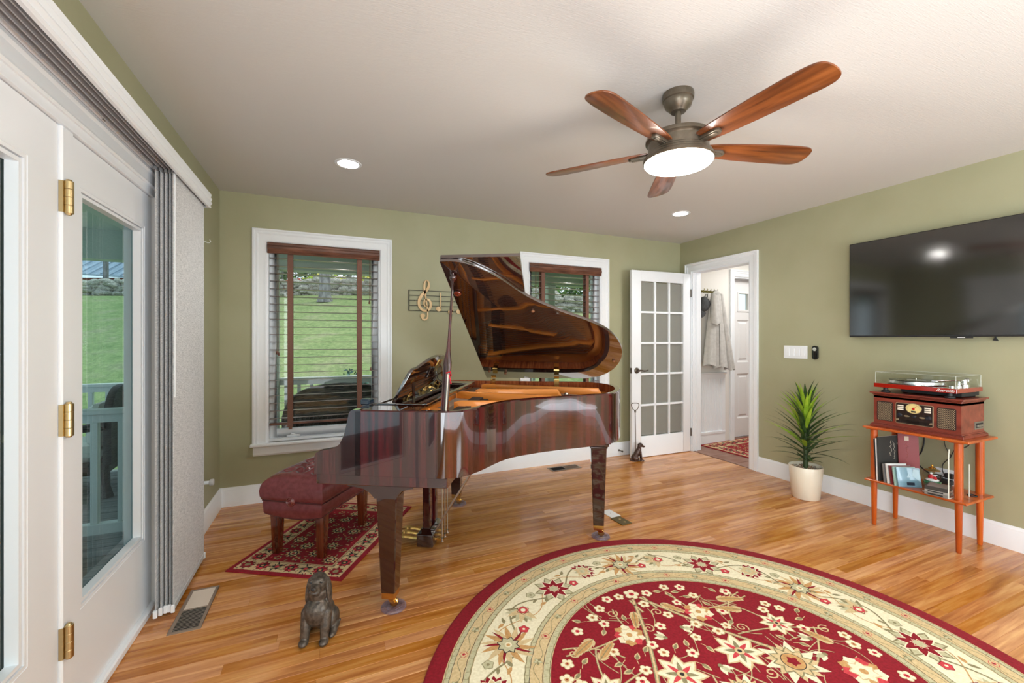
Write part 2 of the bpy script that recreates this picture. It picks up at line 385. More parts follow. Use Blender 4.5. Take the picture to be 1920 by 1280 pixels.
W1 = (-.462, .405); W2 = (1.851, 2.724); WZ = (.468, 2.072); TB = .15
def holes_y(name, x0, x1, yf, yb, hs, z1=H, m=WALL):
    """wall running along x with rectangular holes (x0,x1,z0,z1)"""
    mb = MB(); x = x0
    for a, b, za, zb in hs:
        mb.box(x, a, yf, yb, 0, z1); mb.box(a, b, yf, yb, zb, z1)
        if za > 0: mb.box(a, b, yf, yb, 0, za)
        x = b
    mb.box(x, x1, yf, yb, 0, z1); return struct(name, mb, m, smooth=False)
holes_y('wall_back', XL-.12, XR+.12, YB, YB+TB, [(W1[0], W1[1], *WZ), (W2[0], W2[1], *WZ)])
# side walls run along y
DY = (.22, 2.60); DZ = 2.02
mb = MB().box(XL-.115, XL, YR, DY[0], 0, H).box(XL-.115, XL, DY[0], DY[1], DZ, H).box(XL-.115, XL, DY[1], YB, 0, H)
struct('wall_left', mb, WALL, smooth=False)
OY = (2.965, 3.715); OZ = 2.082
mb = MB().box(XR, XR+.12, YR, OY[0], 0, H).box(XR, XR+.12, OY[0], OY[1], OZ, H).box(XR, XR+.12, OY[1], YB, 0, H)
struct('wall_right', mb, WALL, smooth=False)
struct('wall_rear', MB().box(XL-.1, XR+.1, YR-.1, YR, 0, H), WALL, smooth=False)

for k_, (a_, b_) in enumerate(((1.57,3.67),)):  # unseen window frame, added for reflections around the rear fill
    rw = bpy.data.objects.new('window_%d'%(k_+3), None); COL.objects.link(rw); rw['kind'] = 'structure'; m_ = MB()
    for p_ in ((a_-.1,a_,.5,2.2),(b_,b_+.1,.5,2.2),(a_,b_,.5,.6),(a_,b_,2.1,2.2),((a_+b_)/2-.03,(a_+b_)/2+.03,.6,2.1)): m_.box(p_[0],p_[1],YR,YR+.14 if False else YR+.03,p_[2],p_[3])
    m_.build('casing', TRIM, rw, smooth=False)
def casing_profile(w): return [(0,0),(w,0),(w,.022),(w-.012,.024),(w-.02,.016),(w-.035,.019),(w-.045,.013),(.02,.011),(.008,.014),(0,.010)]
BB = [(0,0),(.017,0),(.017,.108),(.013,.118),(.012,.128),(.006,.138),(.004,.146),(0,.146)]
def base_y(name, x0, x1, yw, sgn=-1):    # along x, on a wall facing -y
    mb = MB(); n = len(BB); vs = [(x0, yw+sgn*a, b) for a, b in BB]+[(x1, yw+sgn*a, b) for a, b in BB]
    mb.add(vs, [(i,(i+1)%n,n+(i+1)%n,n+i) for i in range(n)]+[tuple(range(n)), tuple(range(2*n-1,n-1,-1))]); return struct(name, mb, TRIM, angle=25)
def base_x(name, y0, y1, xw, sgn=1):
    mb = MB(); n = len(BB); vs = [(xw+sgn*a, y0, b) for a, b in BB]+[(xw+sgn*a, y1, b) for a, b in BB]
    mb.add(vs, [(i,(i+1)%n,n+(i+1)%n,n+i) for i in range(n)]+[tuple(range(n)), tuple(range(2*n-1,n-1,-1))]); return struct(name, mb, TRIM, angle=25)
base_y('baseboard_back', XL, XR, YB)
base_x('baseboard_left', 2.69, YB, XL, 1)
base_x('baseboard_right', YR, 2.875, XR, -1)

# ------------------------------------------------------------------ windows in the back wall
def casing_y(mb, x0, x1, z0, z1, w, yw, sgn=-1, bottom=False):
    """mitred flat moulding round an opening, on a wall facing -y"""
    pr = casing_profile(w); o = [(x0,z0),(x0,z1),(x1,z1),(x1,z0)]; d = [(-1,0),(-1,1),(1,1),(1,0)]
    if bottom: d = [(-1,-1),(-1,1),(1,1),(1,-1)]
    n = len(pr); vs = []
    for (x, z), (dx, dz) in zip(o, d): vs += [(x+dx*a, yw+sgn*b, z+dz*a) for a, b in pr]
    fs = []
    for k in (range(4) if bottom else range(3)):
        k2 = (k+1)%4; fs += [(k*n+i,k*n+(i+1)%n,k2*n+(i+1)%n,k2*n+i) for i in range(n)]
    if not bottom: fs += [tuple(range(n-1,-1,-1)), tuple(range(3*n,4*n))]
    return mb.add(vs, fs)
def window(idx, x0, x1):
    w = bpy.data.objects.new('window_%d'%idx, None); COL.objects.link(w); w.location = ((x0+x1)/2, YB, 0); w['kind'] = 'structure'
    hw = (x1-x0)/2; z0, z1 = WZ
    casing_y(MB(), -hw, hw, z0, z1, .1, 0).build('casing', TRIM, w, angle=25)
    st = MB().cbox(-hw-.115, hw+.115, -.045, .06, z0-.024, z0, .006); st.build('sill', TRIM, w)
    MB().prism([(-.0,z0-.024),(-.018,z0-.024),(-.018,z0-.085),(-.010,z0-.1),(0,z0-.1)], -hw-.095, hw+.095, 'yz').build('apron', TRIM, w, angle=25)
    jm = MB().box(-hw,-hw+.012,-.001,.14,z0,z1).box(hw-.012,hw,-.001,.14,z0,z1).box(-hw+.012,hw-.012,-.001,.14,z1-.012,z1).box(-hw+.012,hw-.012,.02,.14,z0,z0+.02)
    jm.build('jamb', TRIM, w, smooth=False)
    s = MB(); a, b, c, d = -hw+.012, hw-.012, z0+.02, z1-.012
    for (p,q,r,t) in ((a,a+.05,c,d),(b-.05,b,c,d),(a+.05,b-.05,c,c+.07),(a+.05,b-.05,d-.05,d)): s.box(p,q,.060,.100,r,t)
    s.build('sash', TRIM, w, bevel=.003)
    MB().box(a+.05,b-.05,.078,.082,c+.07,d-.05).build('pane', GLASS, w, smooth=False)
    cr = MB(); cr.cbox(-.30,-.20,.055,.085,z0+.02,z0+.038,.004); cr.tube([(-.27,.06,z0+.036),(-.262,.045,z0+.05),(-.24,.035,z0+.044),(-.215,.03,z0+.034)], .006, 8)
    cr.ball((-.212,.03,z0+.034), .009, 8, 6); cr.build('crank', TRIM, w)
    return w
window(1, *W1); window(2, *W2)

def blind(x0, x1, label):
    t = thing('window_blind', label, 'blind', ((x0+x1)/2, YB, 1.98), group='wooden slatted blinds in the two back windows'); hw = (x1-x0)/2-.006
    vp = [(-.022,.0),(-.028,.012),(-.024,.02),(-.034,.04),(-.034,.058),(-.026,.066),(-.03,.078),(-.022,.088),(-.01,.088),(-.01,0)]
    MB().prism(vp, -hw, hw, 'yz').build('valance', BLINDW, t, angle=20)
    MB().box(-hw+.004, hw-.004, .0, .05, .03, .08).build('headrail', BLINDW, t, smooth=False)
    sl = MB(); pts = [(-.025,-.0015),(-.0245,.002),(0,.0028),(.0245,.002),(.025,-.002),(0,-.0014)]
    sl.prism([(a, b) for a, b in pts], -hw+.012, hw-.012, 'yz'); me = None
    for k in range(22):
        z = -.032-.0617*k; rx = radians(-3+rng.uniform(-1.5,1.5)); rl = rng.uniform(-.0015,.0015)
        if me is None: me = sl.build('slat', SLAT, t, loc=(0,.028,z), rot=(rx,rl,0), angle=50)
        else: shared('slat', me, t, (0,.028,z), (rx,rl,0))
    br = MB().cbox(-hw+.01, hw-.01, .002, .054, -.032-.0617*22+.008, -.032-.0617*22+.026, .005); br.build('bottom_rail', BLINDW, t)
    zb = -.032-.0617*22-.004
    for xx in (-.268, .265):
        MB().box(xx-.02, xx+.02, .0005, .0015, zb, .02).build('ladder_tape', TAPE, t, smooth=False)
        MB().box(xx-.02, xx+.02, .0548, .0558, zb+.01, .03).build('ladder_tape', TAPE, t, smooth=False)
        MB().box(xx-.021, xx+.021, -.002, .058, zb-.006, zb+.004).box(xx-.012, xx+.014, -.004, .002, zb-.026, zb+.0).build('tape_clip', TAPE, t, smooth=False)
    for xx, zz, zq in ((-.362, -.79, -.80), (.345, -.36, -.94)):
        for x_, ze in ((xx,zz),(xx+.012,zq)):
            cord = MB().tube([(x_,-.004,.03),(x_,-.004,ze)], .0013, 5).build('pull_cord', TAPE, t)
            MB().lathe([(0,ze+.012),(.004,ze+.01),(.006,ze-.002),(.0095,ze-.016),(0,ze-.02)], 10, (x_,-.004)).build('cord_tassel', BLINDW, cord)
    return t
blind(*W1, 'brown wooden slatted blind in the left back window, hanging beside the wall art')
blind(*W2, 'brown wooden slatted blind in the right back window, half hidden by the piano lid')

# ------------------------------------------------------------------ glazed patio door in the left wall
d1 = bpy.data.objects.new('door_1', None); COL.objects.link(d1); d1.location = (XL, 0, 0); d1['kind'] = 'structure'
fr = MB().box(-.115,.004,DY[0],DY[0]+.03,0,DZ).box(-.115,.004,DY[1]-.03,DY[1],0,DZ).box(-.115,.004,DY[0]+.03,DY[1]-.03,DZ-.045,DZ).box(-.115,.0,DY[0]+.03,DY[1]-.03,0,.03)
fr.build('frame', TRIM, d1, smooth=False)
# casing on the room face (mitred), running over the head
def casing_x(mb, y0, y1, z1, w, sgn=1):
    pr = casing_profile(w); o = [(y0,0),(y0,z1),(y1,z1),(y1,0)]; d = [(-1,0),(-1,1),(1,1),(1,0)]; n = len(pr); vs = []
    for (yy, z), (dy, dz) in zip(o, d): vs += [(sgn*(b+.001), yy+dy*a, z+dz*a) for a, b in pr]
    fs = []
    for k in range(3): fs += [(k*n+i,k*n+(i+1)%n,(k+1)*n+(i+1)%n,(k+1)*n+i) for i in range(n)]
    return mb.add(vs, fs+[tuple(range(n-1,-1,-1)), tuple(range(3*n,4*n))])
casing_x(MB(), DY[0]+.012, DY[1]-.012, DZ-.012, .1).build('casing', TRIM, d1, angle=25)
def leaf(y0, y1, gy0, gy1, nm):
    l = MB(); z0, z1, gz0, gz1 = .035, 1.972, .362, 1.816; xa, xb = -.055, -.010
    for p in ((y0,gy0,z0,z1),(gy1,y1,z0,z1),(gy0,gy1,z0,gz0),(gy0,gy1,gz1,z1)): l.box(xa, xb, p[0], p[1], p[2], p[3])
    o = l.build(nm, TRIM, d1, smooth=False)
    b = MB()        # glazing bead: stepped
    for w, q in ((.0,.016),(.016,.007)):
        a0, a1, c0, c1 = gy0+w*.0, gy1, gz0, gz1; e = w+.012
        for p in ((a0+w,a0+e,c0+w,c1-w),(a1-e,a1-w,c0+w,c1-w),(a0+e,a1-e,c0+w,c0+e),(a0+e,a1-e,c1-e,c1-w)): b.box(-.045, xb-.008+q*.4, *p)
    b.build('glazing_bead', TRIM, o, smooth=False)
    MB().box(-.052,-.048,gy0-.004,gy1+.004,gz0-.004,gz1+.004).build('pane', DGLASS, o, smooth=False)
    return o
leaf(.98, 1.80, 1.08, 1.655, 'door_leaf'); leaf(1.872, 2.565, 1.93, 2.487, 'door_leaf'); leaf(.26, .95, .36, .86, 'door_leaf')
MB().cbox(-.06,.0,1.803,1.868,.03,1.975,.004).build('mullion', TRIM, d1)
MB().cbox(-.07,.012,DY[0],DY[1]+.0,.0,.034,.006).build('threshold', TRIM, d1)
for z in (1.748, 1.035, .325):
    h = MB()
    for k in range(4): h.lathe([(0,z-.052+k*.026),(.0112,z-.0518+k*.026),(.0118,z-.0508+k*.026),(.0118,z-.0272+k*.026),(.0112,z-.0262+k*.026),(0,z-.026+k*.026)], 20, (.010,1.816))
    h.lathe([(0,z-.058),(.007,z-.056),(.009,z-.051),(0,z-.051)], 12, (.010,1.816)); h.lathe([(0,z+.051),(.009,z+.052),(.007,z+.057),(0,z+.058)], 12, (.010,1.816))
    h.box(-.009,.002,1.801,1.807,z-.05,z+.05); h.build('hinge', ABRASS, d1, angle=28, label='satin brass butt hinge')

# panel-track blind stacked at the right end of the patio door
FAB = noisy('woven_grey_blind_fabric', srgb(204,206,208), srgb(248,249,250), 30, .8, stretch=(1,1.2,22), bmp=.35, bd=.001, detail=5, lo=.38, hi=.6)
_nt = FAB.node_tree; _tr = N(FAB, 'ShaderNodeBsdfTranslucent'); _mx = N(FAB, 'ShaderNodeMixShader'); _mx.inputs[0].default_value = .18
_out = [n for n in _nt.nodes if n.type == 'OUTPUT_MATERIAL'][0]; L(FAB, bsdf(FAB).inputs['Base Color'].links[0].from_socket, _tr.inputs[0])
L(FAB, bsdf(FAB).outputs[0], _mx.inputs[1]); L(FAB, _tr.outputs[0], _mx.inputs[2]); L(FAB, _mx.outputs[0], _out.inputs[0])
pb = thing('panel_track_blind', 'grey woven sliding panel blind stacked under a white valance at the patio door', 'blind', (XL, 2.72, 0))
X0 = .092
for k, (dx, dy) in enumerate(((.045,-.286),(.060,-.271),(.075,-.258),(.090,-.256),(.105,-.266))):
    y0 = dy; y1 = .262+.001*k
    pts = []
    pan = MB(); pan.box(dx-.0006, dx+.0006, y0, y1, .045, 2.08)
    p = pan.build('fabric_panel', FAB, pb, smooth=False)
    b = MB().cbox(dx-.004, dx+.004, y0, y1, .022, .048, .0015); b.build('bottom_rail', mat('rail_grey_plastic', srgb(196,200,200), .4), p)
    for a_, c_ in ((y0-.008,y0+.004),(y1-.004,y1+.006)): MB().cbox(dx-.008, dx+.008, a_, c_, .016, .052, .003).build('end_cap', TRIM, p)
    for a_, c_ in ((y0-.004,y0+.02),(y1-.02,y1+.004)): MB().cbox(dx-.006, dx+.006, a_, c_, 2.072, 2.088, .002).build('carrier', mat('grey_carrier', srgb(120,122,124), .5), p)
tr = MB()
for k in range(6): tr.box(.014+k*.019, .018+k*.019, -2.4, .29, 2.086, 2.106)
tr.box(.012, .118, -2.4, .29, 2.106, 2.112); tr.box(.02,.024,-.72,-.70,2.09,2.11)
tr.build('track', mat('grey_track', srgb(176,176,178), .5), pb, smooth=False)
vp = [(.118,2.068),(.130,2.068),(.136,2.075),(.131,2.083),(.140,2.096),(.134,2.108),(.140,2.122),(.133,2.132),(.137,2.148),(.118,2.148)]
MB().prism(vp, -2.4, .296, 'xz').build('valance', TRIM, pb, angle=20)
MB().box(.0,.118,.284,.296,2.068,2.148).box(.0,.118,-2.4,.284,2.136,2.148).build('valance_return', TRIM, pb, smooth=False)
# fixed wand-like edge strip seen on the stack
MB().tube([(.110,-.255,2.08),(.110,-.255,1.02)], .0025, 8).build('edge_strip', TRIM, pb)

hk = thing('wall_hook', 'small white screw hook high on the left wall near the corner', 'hook', (XL, 3.44, 1.95))
MB().tube([(0,0,0),(.012,0,.0),(.022,.004,-.006),(.034,.006,-.004),(.040,.004,.006),(.034,.002,.016)], .0022, 8).lathe([(0,0),(.006,.0),(.005,.003),(0,.004)], 10, (0,0), 'x').build('hook', TRIM, hk)
bp = thing('door_bumper', 'white round door bumper low on the left wall', 'door stop', (XL, 3.37, .348))
MB().lathe([(0,0),(.024,0),(.024,.006),(.012,.012),(.012,.05),(.0,.052)], 16, (0,0), 'x').build('stem', TRIM, bp)
MB().lathe([(.0,.05),(.019,.051),(.021,.056),(.021,.07),(.018,.074),(0,.074)], 16, (0,0), 'x').build('rubber_tip', mat('grey_rubber', srgb(200,200,200), .6), bp)

# ------------------------------------------------------------------ doorway and hall on the right
t1 = bpy.data.objects.new('trim_1', None); COL.objects.link(t1); t1.location = (XR, 0, 0); t1['kind'] = 'structure'
casing_x(MB(), OY[0]+.006, OY[1]-.006, OZ-.006, .094, -1).build('casing', TRIM, t1, angle=25)
MB().box(-.003,.123,OY[0]-.001,OY[0]+.018,0,OZ).box(-.003,.123,OY[1]-.018,OY[1]+.001,0,OZ).box(-.003,.123,OY[0]+.018,OY[1]-.018,OZ-.018,OZ+.001).box(.04,.055,OY[0]+.018,OY[0]+.03,0,OZ-.02).box(.04,.055,OY[1]-.03,OY[1]-.018,0,OZ-.02).build('jamb', TRIM, t1, smooth=False)

HX0, HX1, HY0, HY1 = XR+.12, 6.6, 1.4, 3.9
TILE = noisy('slate_floor_tile', srgb(128,82,62), srgb(148,112,96), 7, .45, detail=4)
hf = struct('hall_floor', MB().box(XR+.0, HX1, HY0, 4.1, -.06, -.008), mat('grout', srgb(120,98,82), .8), smooth=False)
for i in range(9):
    for j in range(9):
        x0 = XR+.02+i*.305; y0 = 4.08-(j+1)*.305
        if x0 > HX1-.1: continue
        tl = MB().cbox(x0, min(x0+.299, HX1), y0, y0+.299, -.009, -.001, .002).build('floor_tile', TILE, hf, smooth=False)
struct('hall_ceiling', MB().box(HX0, HX1, HY0, 4.1, H, H+.08), mat('hall_ceiling_paint', srgb(225,224,220), .8), smooth=False)
DX0 = 4.775
mb = MB().box(HX0-.001, DX0-.005, HY1, HY1+.14, 0, H).box(DX0-.005, 5.70, HY1, HY1+.14, 2.10, H).box(5.70, HX1, HY1, HY1+.14, 0, H)
struct('hall_wall_back', mb, HALLW, smooth=False)
struct('hall_wall_right', MB().box(HX1, HX1+.1, HY0, 4.1, 0, H), HALLW, smooth=False)
struct('hall_wall_front', MB().box(HX0, HX1, HY0-.1, HY0, 0, H), HALLW, smooth=False)
wn_ = struct('trim_2', MB().cbox(HX0, 4.615, HY1-.035, HY1, .862, .882, .004).box(HX0, 4.60, HY1-.02, HY1, .822, .864).box(HX0,4.60,HY1-.012,HY1,.8,.824), TRIM)
wp = struct('trim_3', MB().box(HX0, 4.60, HY1-.014, HY1, 0, .12).box(HX0, 4.60, HY1-.022, HY1, .12, .145).box(4.545,4.60,HY1-.016,HY1,.145,.8), TRIM, smooth=False)
for k in range(13):
    x0 = HX0+.004+k*.044; MB().prism([(x0,HY1),(x0,HY1-.004),(x0+.003,HY1-.008),(x0+.036,HY1-.008),(x0+.040,HY1-.004),(x0+.041,HY1)], .145, .80, 'xy').build('beadboard', TRIM, wp, smooth=False)
# hall entry door with raised panels and small light
d3 = bpy.data.objects.new('door_3', None); COL.objects.link(d3); d3.location = (DX0, HY1, 0); d3['kind'] = 'structure'
casing_y(MB(), 0, .92, 0, 2.10, .085, 0).build('casing', TRIM, d3, angle=25)
MB().box(-.004,.012,0,.139,0,2.1).box(.905,.924,0,.139,0,2.1).box(.012,.905,0,.139,2.085,2.10).build('jamb', TRIM, d3, smooth=False)
s = MB()
px = [(.0,.91)]; Z = [(.012,2.083)]
hol = [(.17,.39,1.66,1.92),(.52,.74,1.66,1.92),(.17,.39,.99,1.55),(.52,.74,.99,1.55),(.17,.39,.25,.84),(.52,.74,.25,.84)]
xs = [.012,.17,.39,.52,.74,.905]; zs = [.012,.25,.84,.99,1.55,1.66,1.92,2.083]
for i in range(5):
    for j in range(7):
        a, b, c, d = xs[i], xs[i+1], zs[j], zs[j+1]
        if (a,b,c,d) in hol: continue
        s.box(a, b, .09, .13, c, d)
sl_ = s.build('door_slab', WHITE, d3, smooth=False)
for (a,b,c,d) in hol:
    if d < 1.7:
        r = MB(); n = 4
        for q0, q1, y0, y1 in ((0,.018,.092,.104),(.018,.03,.104,.106),(.03,.05,.106,.094)):
            o = [(a+q0,c+q0),(b-q0,c+q0),(b-q0,d-q0),(a+q0,d-q0)]; p = [(a+q1,c+q1),(b-q1,c+q1),(b-q1,d-q1),(a+q1,d-q1)]
            r.add([(x,y0,z) for x,z in o]+[(x,y1,z) for x,z in p], [(i,(i+1)%4,4+(i+1)%4,4+i) for i in range(4)])
        r.add([(a+.05,.094,c+.05),(b-.05,.094,c+.05),(b-.05,.094,d-.05),(a+.05,.094,d-.05)], [(0,1,2,3)]); r.build('panel', WHITE, sl_, smooth=False)
    else:
        r = MB()
        for p in ((a,a+.022,c,d),(b-.022,b,c,d),(a+.022,b-.022,c,c+.022),(a+.022,b-.022,d-.022,d)): r.box(p[0],p[1],.08,.125,p[2],p[3])
        r.build('light_frame', WHITE, sl_, smooth=False); MB().box(a+.02,b-.02,.108,.112,c+.02,d-.02).build('pane', GLASS, sl_, smooth=False)
for z in (1.83, 1.06, .24): MB().box(-.002,.018,.080,.092,z-.05,z+.05).build('hinge', MBLACK, d3, smooth=False)
# glazed interior door, standing open against the back wall
d2 = bpy.data.objects.new('door_2', None); COL.objects.link(d2); d2['kind'] = 'structure'; d2.location = (3.826, 3.735, 0); d2.rotation_euler = (0, 0, radians(180-.6))
DW, T = .828, .035   # local +x runs to the free edge, -y faces the wall, +y faces... (rotated)
gx = [.118, .118+.186, .118+.186*2+.018, 0]
st = MB(); X0_, X1_, Zb, Zt = .107, .107+.60, .232, 1.93
for p in ((0,X0_,.008,2.045),(X1_,DW,.008,2.045),(X0_,X1_,.008,Zb),(X0_,X1_,Zt,2.045)): st.box(p[0],p[1],0,T,p[2],p[3])
leafo = st.build('door_leaf', TRIM, d2, bevel=.002)
cw = (X1_-X0_)/3; ch = (Zt-Zb)/5
mu = MB()
for i in (1,2): mu.box(X0_+cw*i-.011, X0_+cw*i+.011, .003, T-.003, Zb, Zt)
for o_ in [mu.build('muntin', TRIM, leafo, bevel=.003)]: pass
for j in (1,2,3,4): MB().box(X0_, X1_, .003, T-.003, Zb+ch*j-.011, Zb+ch*j+.011).build('muntin', TRIM, leafo, bevel=.003)
PGL = glass('door_pane_glass', (.80,.80,.76), 1.6, haze=.30)  # diffuse grey haze stands in for reflections on the panes
for i in range(3):
    for j in range(5): MB().box(X0_+cw*i+.009, X0_+cw*(i+1)-.009, .015, .019, Zb+ch*j+.009, Zb+ch*(j+1)-.009).build('pane', PGL, leafo, smooth=False)
hd = MB(); hx, hz = DW-.062, .955
hd.lathe([(0,T),(.031,T),(.033,T+.004),(.028,T+.009),(.012,T+.012),(.011,T+.045),(0,T+.047)], 18, (hx, hz), 'y')
hd.tube([(hx,T+.042,hz),(hx-.03,T+.046,hz+.004),(hx-.065,T+.046,hz-.006),(hx-.095,T+.046,hz-.003),(hx-.118,T+.044,hz+.006)], .008, 8, rs=[.010,.009,.008,.008,.006])
hd.box(DW-.002,DW+.0015,.006,.029,hz-.03,hz+.03)
hd.build('door_handle', BRONZE, d2, label='dark bronze lever handle')
for z_ in (.18, 1.78): MB().box(-.012,.0,T-.004,T+.006,z_,z_+.09).build('hinge', BRONZE, d2, smooth=False)
# ------------------------------------------------------------------ outdoors
DECK = wood('grey_deck_board', srgb(92,96,98), srgb(118,122,122), srgb(140,142,140), 'x', 2, .7, 14, rnd=True, tone=.08)
PORCH = mat('porch_paint', srgb(184,196,182), .6)
RAILM = mat('porch_rail_paint', srgb(222,228,226), .45)
dk = struct('porch_deck', MB().box(-3.6, 5.6, -3.2, 5.78, -.2, -.10), mat('deck_joists', srgb(50,48,44), .9), smooth=False)
def dplank(x0, x1, yy): MB().cbox(x0, x1, yy, yy+.136, -.10, -.072, .003).build('deck_board', DECK, dk, smooth=False)
yy = 5.62
while yy > 4.06: dplank(-3.6, .9, yy); dplank(.905, 5.6, yy); yy -= .142
while yy > 1.6: dplank(-3.6, XL-.125, yy); yy -= .142
mb = MB()
while yy > -3.2: mb.box(-3.6, XL-.125, yy, yy+.136, -.10, -.072); yy -= .142
mb.build('rear_boards', DECK, dk, smooth=False, kind='stuff')
struct('porch_ceiling', MB().box(-3.6, 5.6, YB+TB+.02, 5.8, 2.40, 2.46).box(-3.6, XL-.12, -3.2, YB+TB+.02, 2.40, 2.46), PORCH, smooth=False)
struct('porch_beam', MB().box(-3.6, 5.6, 5.58, 5.76, 2.105, 2.40).box(-3.6, -3.44, -3.2, 5.6, 2.105, 2.40), PORCH, smooth=False)
def porch_post(x, y, label):
    p = thing('porch_post', label, 'post', (x, y, -.072)); MB().cbox(-.058,.058,-.058,.058,0,2.177,.008).build('shaft', PORCH, p)
    MB().cbox(-.072,.072,-.072,.072,0,.14,.008).build('plinth', RAILM, p); MB().cbox(-.07,.07,-.07,.07,2.10,2.172,.006).build('capital', RAILM, p); return p
porch_post(-.60, 5.665, 'square porch post seen at the left edge of the left back window')
porch_post(3.05, 5.665, 'square porch post outside the right back window')
def railing(x0, x1, y, label, zt=.84, zb=.03, n=None, group=None):
    r = thing('porch_railing', label, 'railing', ((x0+x1)/2, y, 0)); h = (x1-x0)/2
    MB().cbox(-h, h, -.045, .045, zt-.035, zt, .006).box(-h, h, -.022, .022, zt-.085, zt-.035).build('top_rail', RAILM, r)
    MB().cbox(-h, h, -.028, .028, zb, zb+.07, .004).build('bottom_rail', RAILM, r)
    b = MB().cbox(-.019, .019, -.019, .019, zb+.07, zt-.085, .002); k = int(2*h/.135); src = None
    for i in range(k):
        xx = -h+(i+.5)*2*h/k
        if src is None: src = b.build('baluster', RAILM, r, loc=(xx,0,0), smooth=False)
        else: shared('baluster', src, r, (xx,0,0))
    return r
railing(-3.4, -.66, 5.67, 'white porch railing at the lawn edge seen over the nearer one through the patio door')
railing(-.54, 2.98, 5.67, 'white porch railing outside the left back window behind the wicker settee')
railing(-3.4, -.915, 3.60, 'nearest white porch railing just outside the patio door glass')
MB_ = MB().cbox(-.05,.05,-.05,.05,0,.96,.006)

# wicker furniture on the porch
WICK = noisy('dark_wicker', srgb(34,32,30), srgb(72,68,62), 14, .6, stretch=(1,1,9), bmp=.8, bd=.006, lo=.4, hi=.55)
ws = thing('wicker_settee', 'dark wicker settee with a rounded back outside the left back window', 'settee', (.10, 4.62, -.072))
def arch(x0, x1, z0, z1, n=14, e=2.6):
    out = [(x1, z0)]; cx, hw = (x0+x1)/2, (x1-x0)/2
    for k in range(n+1):
        a = pi*k/n; out.append((cx+hw*math.copysign(abs(cos(a))**(2/e), cos(a)), z0+(z1-z0)*.42+(z1-z0)*.58*abs(sin(a))**(2/e)))
    return out+[(x0, z0)]
MB().prism(arch(-.50,.50,.30,.90), -.03, .02, 'xz').build('back', WICK, ws, bevel=.008)
rb = MB()
for k in range(21): xx = -.40+k*.04; rb.tube([(xx,-.036,.34),(xx,-.036,.62)], .011, 6)
rb.build('back_ribs', WICK, ws, kind='stuff')
MB().tube([(-.50,-.005,.32),(-.50,-.005,.62)]+[(x,-.005,z) for x, z in arch(-.50,.50,.30,.905)[1:-1][::-1]]+[(.5,-.005,.32)], .024, 8).build('back_rim', WICK, ws)
MB().cbox(-.5,.5,.0,.55,.26,.33,.02).build('seat', WICK, ws)
for sx in (-1,1):
    MB().tube([(sx*.50,0,.55),(sx*.52,.28,.58),(sx*.52,.54,.56),(sx*.51,.56,.40),(sx*.5,.54,.3)], .03, 8).build('arm', WICK, ws)
    for yy in (.03,.5): MB().tube([(sx*.46,yy,.28),(sx*.47,yy,0)], .022, 8).build('leg', WICK, ws)
CUSH = mat('white_cushion', srgb(214,216,208), .8)
wc = thing('wicker_chair', 'dark wicker chair with white cushions on the porch behind the near railing', 'chair', (-2.08, 5.08, -.072), radians(-86))
MB().prism(arch(-.36,.36,.28,.95), .26, .32, 'xz').build('back', WICK, wc, bevel=.01)
MB().cbox(-.36,.36,-.32,.30,.20,.30,.02).build('seat', WICK, wc)
MB().cbox(-.31,.31,-.34,.24,.30,.44,.05).build('seat_cushion', CUSH, wc); MB().cbox(-.30,.30,.12,.26,.42,.80,.05).build('back_cushion', CUSH, wc)
for sx in (-1,1):
    MB().tube([(sx*.36,.28,.62),(sx*.38,.0,.60),(sx*.38,-.32,.58),(sx*.37,-.36,.50),(sx*.36,-.33,.24)], .035, 8).build('arm', WICK, wc)
    for yy in (-.30,.27): MB().tube([(sx*.33,yy,.24),(sx*.34,yy*1.04,.1),(sx*.35,yy*1.1,0)], .024, 8, rs=[.035,.028,.04]).build('leg', WICK, wc)

# dark screen leaf and stone pier left of the camera's first pane
SCR = glass('dark_insect_screen', (.42,.38,.32), 1.1, .4)
BRZ = mat('tan_metal_frame', srgb(122,100,62), .4, metal=.3)
sd = thing('screen_door', 'tan framed insect screen door folded open outside the patio door', 'screen door', (-.93, 1.98, -.072), radians(180))
f_ = MB()
for a in (0,.075,.15,.30,.45,.60): f_.box(a, a+.024, -.014, .014, .03, 2.08)
f_.box(0,.62,-.014,.014,.03,.09).box(0,.62,-.014,.014,2.03,2.09).box(0,.62,-.01,.01,1.02,1.045); f_.build('frame', BRZ, sd, smooth=False)
MB().box(.01,.61,-.001,.001,.05,2.06).build('mesh', SCR, sd, smooth=False)
MB().cbox(.05,.085,-.05,-.012,1.50,1.60,.01).tube([(.067,-.045,1.52),(.067,-.07,1.55),(.067,-.045,1.58)], .006, 8).build('latch', ABRASS, sd)
pr_ = thing('stone_pier', 'dark stone clad porch pier outside beyond the leftmost door pane', 'pier', (-1.36, 2.34, -.072))
MB().box(-.22,.22,-.07,.07,0,1.70).build('core', mat('dark_mortar', srgb(44,42,40), .9), pr_, smooth=False)
STO = noisy('pier_stone', srgb(88,88,80), srgb(138,138,124), 22, .85, bmp=.6, bd=.006)
r2 = random.Random(5); z = .02
while z < 1.62:
    h = r2.uniform(.045,.085); x = -.235
    while x < .225:
        w = r2.uniform(.08,.16); x1 = min(x+w, .238)
        MB().cbox(x, x1-.008, -.10-r2.uniform(0,.012), -.068, z, z+h-.008, .006).build('stone', STO, pr_, smooth=False)
        x = x1
    MB().cbox(.218, .242+r2.uniform(0,.01), -.065, .068, z, z+h-.008, .006).build('stone', STO, pr_, smooth=False)
    z += h
MB().cbox(-.26,.26,-.11,.08,1.70,1.76,.01).build('cap', BRZ, pr_)
MB().box(-.2,.2,-.06,.06,1.76,2.47).build('column', mat('brown_stain', srgb(70,50,34), .6), pr_, smooth=False)

